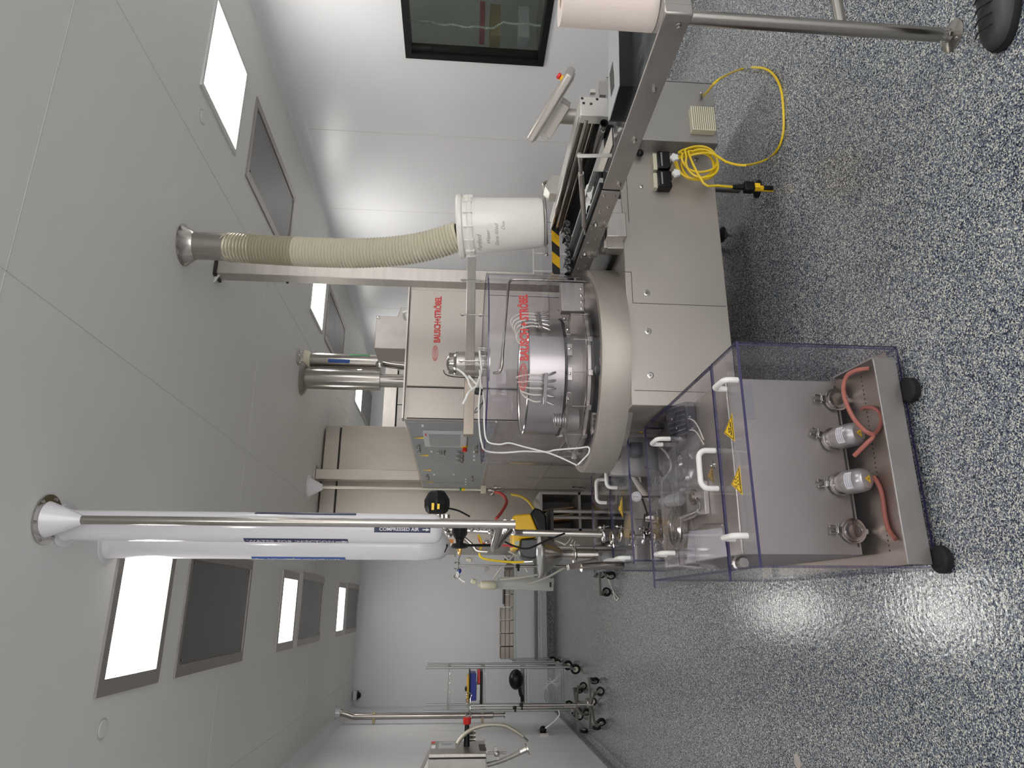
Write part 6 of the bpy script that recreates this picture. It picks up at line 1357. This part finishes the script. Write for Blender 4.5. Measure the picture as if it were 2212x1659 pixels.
# wire table with steel trays against the far wall
t = thing('wire_table', 'long chrome wire table with steel trays at the far wall', 'wire table', (0, 10.3, 0))
ty = 10.1; xa, xb = py(1110, 1429, ty).x, .95
z1_, z2_ = py(1110, 1350, ty).z, py(1163, 1350, ty).z
for y_ in (ty, ty + .5):
    for x_ in (xa, xb):
        MB().cyl((x_, y_, .10), (x_, y_, z1_ + .02), .0125, n=10).build('post', ZINC, t); caster((x_, y_, 0), t, .052, ang=1.3, fm=ZINC, hub=CREAM)
wire_shelf(xa, xb, ty, ty + .5, z1_, t, deep=.04); wire_shelf(xa, xb, ty, ty + .5, z2_, t, deep=.035)
TRAY = mat('tray_steel', (0.27, 0.235, 0.21), .38, .8, noise=.1, nscale=8)
def tray(x_, y_, z_, w_=.155, d_=.33, h_=.052):
    mb = MB(); mb.box(x_, x_ + w_, y_, y_ + d_, z_, z_ + .004)
    for b_ in ((x_, x_ + .003, y_, y_ + d_), (x_ + w_ - .003, x_ + w_, y_, y_ + d_), (x_ + .003, x_ + w_ - .003, y_, y_ + .003), (x_ + .003, x_ + w_ - .003, y_ + d_ - .003, y_ + d_)): mb.box(*b_, z_ + .004, z_ + h_)
    mb.box(x_ - .004, x_ + w_ + .004, y_ - .006, y_, z_ + h_ - .006, z_ + h_)
    return mb
cols_ = 8
for k in range(cols_):
    for r_ in range(3 if k < 4 else 2):
        f = tray(xa + .03 + k * .172, ty + .02 + .012 * ((k + r_) % 2), z1_ + .006 + r_ * .058)
        tag(f.build('steel_tray', TRAY), '%s steel tray from the left in the %s layer on the wire table' % (('first', 'second', 'third', 'fourth', 'fifth', 'sixth', 'seventh', 'eighth')[k], ('bottom', 'second', 'top')[r_]), 'tray', 'stacked steel trays on the wire table')
tag(MB().box(xa + .75, xa + 1.1, ty + .05, ty + .3, z1_ + .126, z1_ + .140).build('flat_tray', BLACK), 'black flat tray lying on the two layer tray stacks', 'tray')
# left wall: pipe, gas panel
PX, PYY = -1.27, 9.30
t = thing('wall_pipe', 'pale steel pipe with an offset bend running down the left wall', 'pipe', (PX, PYY, HC - .005))
pa = pz(720, 1544, HC)
zA = zat(745, PX, PYY)
MB().lathe((pa.x, PYY, HC - .001), (0, 0, -1), [(0, .085), (.006, .085), (.008, .055), (.06, .05), (.062, .034)], 28).build('ceiling_flange', PVC, t)
pz_ = lambda xx: zat(xx, PX, PYY)
MB().tube([(pa.x, PYY, HC - .05), (pa.x, PYY, pz_(736)), (pa.x - .01, PYY, pz_(745)), (PX + .01, PYY, pz_(757)), (PX, PYY, pz_(766)), (PX, PYY, pz_(800)), (PX, PYY, pz_(1065))], .038, 20, smooth=4).build('tube', POLISH, t)
MB().lathe((PX, PYY, pz_(1065)), (0, 0, -1), [(0, .034), (.01, .026), (pz_(1065) - pz_(1088), .024), (pz_(1065) - pz_(1088) + .004, .040), (pz_(1065) - pz_(1088) + .016, .040)], 24).build('reducer', CHROME, t)
for xx in (808, 1042):
    b_ = MB().box(PX - .075, PX + .045, PYY - .030, PYY + .030, pz_(xx) - .018, pz_(xx) + .018).build('wall_bracket', mat('tan_bracket', (.55, .45, .28), .5), t, bevel=.004)
    MB().cyl((PX - .07, PYY, pz_(xx)), (XL, PYY, pz_(xx)), .006, n=8).build('stud', CHROME, b_)
XD = XL + .30
nt_, nb_, ft_ = px(926, 1629, XD), px(1051, 1629, XD), px(929, 1601, XD)
YN, YFAR, zb_, zt_ = nt_.y, ft_.y, nb_.z, nt_.z
t = thing('wall_cabinet', 'stainless wall cabinet with display and red handled valve on the left wall', 'wall cabinet', (XL + .15, (YN + YFAR) / 2, zb_))
MB().box(XL + .002, XD - .035, YN, YFAR, zb_, zt_).build('body', STEELD, t, bevel=.004)
MB().box(XD - .034, XD - .028, YN + .005, YFAR - .005, zb_ + .005, zt_ - .005).build('dark_door_gap', DARK, t)  # dark strip standing in for the shade in the gap behind the door
door = MB().box(XD - .027, XD, YN, YFAR, zb_, zt_).build('door', STEEL, t, bevel=.004)
MB().prism([(XL + .002, YN + .01, zt_), (XD - .03, YN + .01, zt_), (XL + .002, YN + .01, zt_ + .13)], (0, YFAR - YN - .02, 0)).build('sloped_roof', STEEL, t)
def dface(xp0, yp0, xp1, yp1, th, nm, mt_, par):
    a_, b_ = px(xp0, yp0, XD), px(xp1, yp1, XD); y0_, y1_ = sorted((a_.y, b_.y)); z0_, z1_ = sorted((a_.z, b_.z))
    return MB().box(XD, XD + th, y0_, y1_, z0_, z1_).build(nm, mt_, par)
ds_ = dface(947, 1617, 984, 1606, .012, 'display_frame', mat('light_grey_bezel', (0.50, 0.52, 0.52), .35), door)
dface(953, 1614, 977, 1609, .013, 'display', mat('dull_screen', (0.20, 0.235, 0.245), .2), door)
dface(931, 1617, 941, 1610, .002, 'paper_label', PAPER, door); dface(1036, 1622, 1048, 1608, .002, 'black_label', BLACK, door); dface(932, 1606, 940, 1602, .002, 'red_label', PRINTR, door)
c_ = px(1008, 1612, XD); vb_ = MB().cyl(c_, c_ + V((.16, 0, 0)), .025, .018, n=14).build('valve_body', BLACK, door)
MB().cyl(c_ + V((.16, 0, 0)), c_ + V((.21, 0, 0)), .030, .034, n=16).build('valve_handle', RED, door)
for k in range(3): MB().lathe(c_ + V((.05 + .03 * k, 0, -.02)), (0, 0, -1), [(0, .02), (.03, .014), (.05, .014)], 12).build('fitting', POLISH, door)
for yy in (1622, 1608): hc_ = px(1052, yy, XD - .03); MB().box(XD - .05, XD + .004, hc_.y - .03, hc_.y + .03, zb_ - .012, zb_).build('hinge', POLISH, door)
def wy(xp, yp, Y_): return py(xp, yp, Y_)
Ym = (YN + YFAR) / 2
hz = [wy(988, 1606, Ym), wy(1000, 1590, Ym), wy(1020, 1575, Ym), wy(1052, 1566, Ym), wy(1088, 1567, Ym), wy(1110, 1577, Ym), wy(1130, 1591, Ym)]
t = thing('looped_hose', 'pale hose arching out of the wall cabinet door and hanging open ended', 'hose', hz[-1])
MB().tube(hz, .016, 12, smooth=5).build('hose', mat('pale_hose', (.50, .46, .38), .35, .3), t); MB().tube([hz[-1], wy(1140, 1601, Ym)], .010, 8).build('nozzle', CHROME, t)
hz = [wy(1052, 1652, YN + .1), wy(1075, 1646, YN + .1), wy(1105, 1634, YN + .1), wy(1124, 1625, YN + .1)]
t = thing('short_hose', 'short grey hose with flanged end below the wall cabinet', 'hose', hz[-1])
MB().tube(hz, .018, 12, smooth=5).build('hose', mat('grey_hose', (.33, .32, .29), .35, .3), t); MB().lathe(hz[-1], hz[-1] - hz[-2], [(0, .02), (.05, .022), (.055, .045), (.065, .045)], 16).build('flange', CHROME, t)
a_ = wy(1052, 1627, YN + .05)
t = thing('drain_valve', 'small butterfly drain valve on a thin tube below the wall cabinet', 'valve', wy(1094, 1626, YN + .05))
MB().tube([a_, wy(1094, 1626, YN + .05)], .009, 8).build('tube', CHROME, t)
MB().obox(wy(1073, 1627, YN + .04), (V((1, 0, .25)), (0, 1, 0), V((-.25, 0, 1))), (.045, .01, .010)).build('wing', STEELD, t); MB().ball(wy(1073, 1628, YN + .04), .024, 10).build('body', STEEL, t)
# dome camera at the far ceiling corner
c_ = py(775, 1502, YF - .06)
t = thing('dome_camera', 'small black dome camera where the far wall meets the ceiling', 'camera', c_)
MB().box(c_.x - .06, c_.x + .06, YF - .12, YF, c_.z + .02, min(HC - .01, c_.z + .10)).build('mount', PVC, t, bevel=.01)
MB().lathe((c_.x, YF - .06, c_.z + .02), (0, 0, -1), [(0, .065), (.01, .062), (.012, .045), (.03, .040), (.045, .025), (.05, .008)], 20).build('dome', BLACK, t)
# ================================================================ floor items in the foreground
c = pz(1722, 1645, .002)
tag(MB().lathe((c.x, c.y, 0.0005), (0, 0, 1), [(0, .030), (.002, .030), (.003, .026)], 28).build('floor_disc', mat('tan_disc', (.45, .40, .36), .5)), 'small tan round disc on the floor at the lower left of the photo', 'floor disc')
# black work shoe at the right edge
a = pz(2165, 112, .0); 
t = thing('black_shoe', 'toe of a black rubber work shoe on the floor beside the table foot', 'shoe', (a.x + .0, a.y, 0))
d = V((0.90, -0.43, 0)).normalized(); q = V((-d.y, d.x, 0)); base = V((a.x, a.y, 0)) + q * 0.0 
prof = [(0, .012, .030, .028), (.015, .034, .045, .030), (.04, .046, .058, .032), (.08, .052, .068, .034), (.13, .052, .082, .034), (.18, .048, .096, .036), (.24, .046, .100, .036), (.30, .040, .098, .030)]
for nm, mt_, lo_, hi_ in (('sole', RUBBER, 0, .022), ('upper', mat('shoe_rubber', (.028, .028, .028), .45, bump=.4, bscale=40), .022, None)):
    mb = MB(); n = 20
    for (s_, w_, h_, k_) in prof:
        for j in range(n):
            an = 2 * math.pi * j / n
            if hi_ is not None: w2 = w_ * 1.06; x_, z_ = w2 * math.cos(an), (hi_ if math.sin(an) > 0 else 0) if abs(math.sin(an)) > .01 else hi_ / 2; mb.v.append(base + d * s_ + q * x_ + V((0, 0, z_)))
            else: mb.v.append(base + d * (s_ + .004) + q * (w_ * math.cos(an)) + V((0, 0, .020 + max(0, math.sin(an)) ** .8 * (h_ - .02))))
    for k in range(len(prof) - 1):
        for j in range(n): j2 = (j + 1) % n; mb.f.append([k * n + j, k * n + j2, (k + 1) * n + j2, (k + 1) * n + j]); mb.mi.append(0)
    mb.f.append(list(range(n))[::-1]); mb.mi.append(0); e = (len(prof) - 1) * n; mb.f.append([e + j for j in range(n)]); mb.mi.append(0)
    mb.build(nm, mt_, t, ang=50)
for k in range(6):
    s_ = .05 + .03 * k
    MB().tube([base + d * (s_ + .01) + q * (-.03) + V((0, 0, .062 + .005 * k)), base + d * s_ + V((0, 0, .074 + .005 * k)), base + d * (s_ - .01) + q * .03 + V((0, 0, .062 + .005 * k))], .002, 6, smooth=4).build('crease_ridge', RUBBER, t)
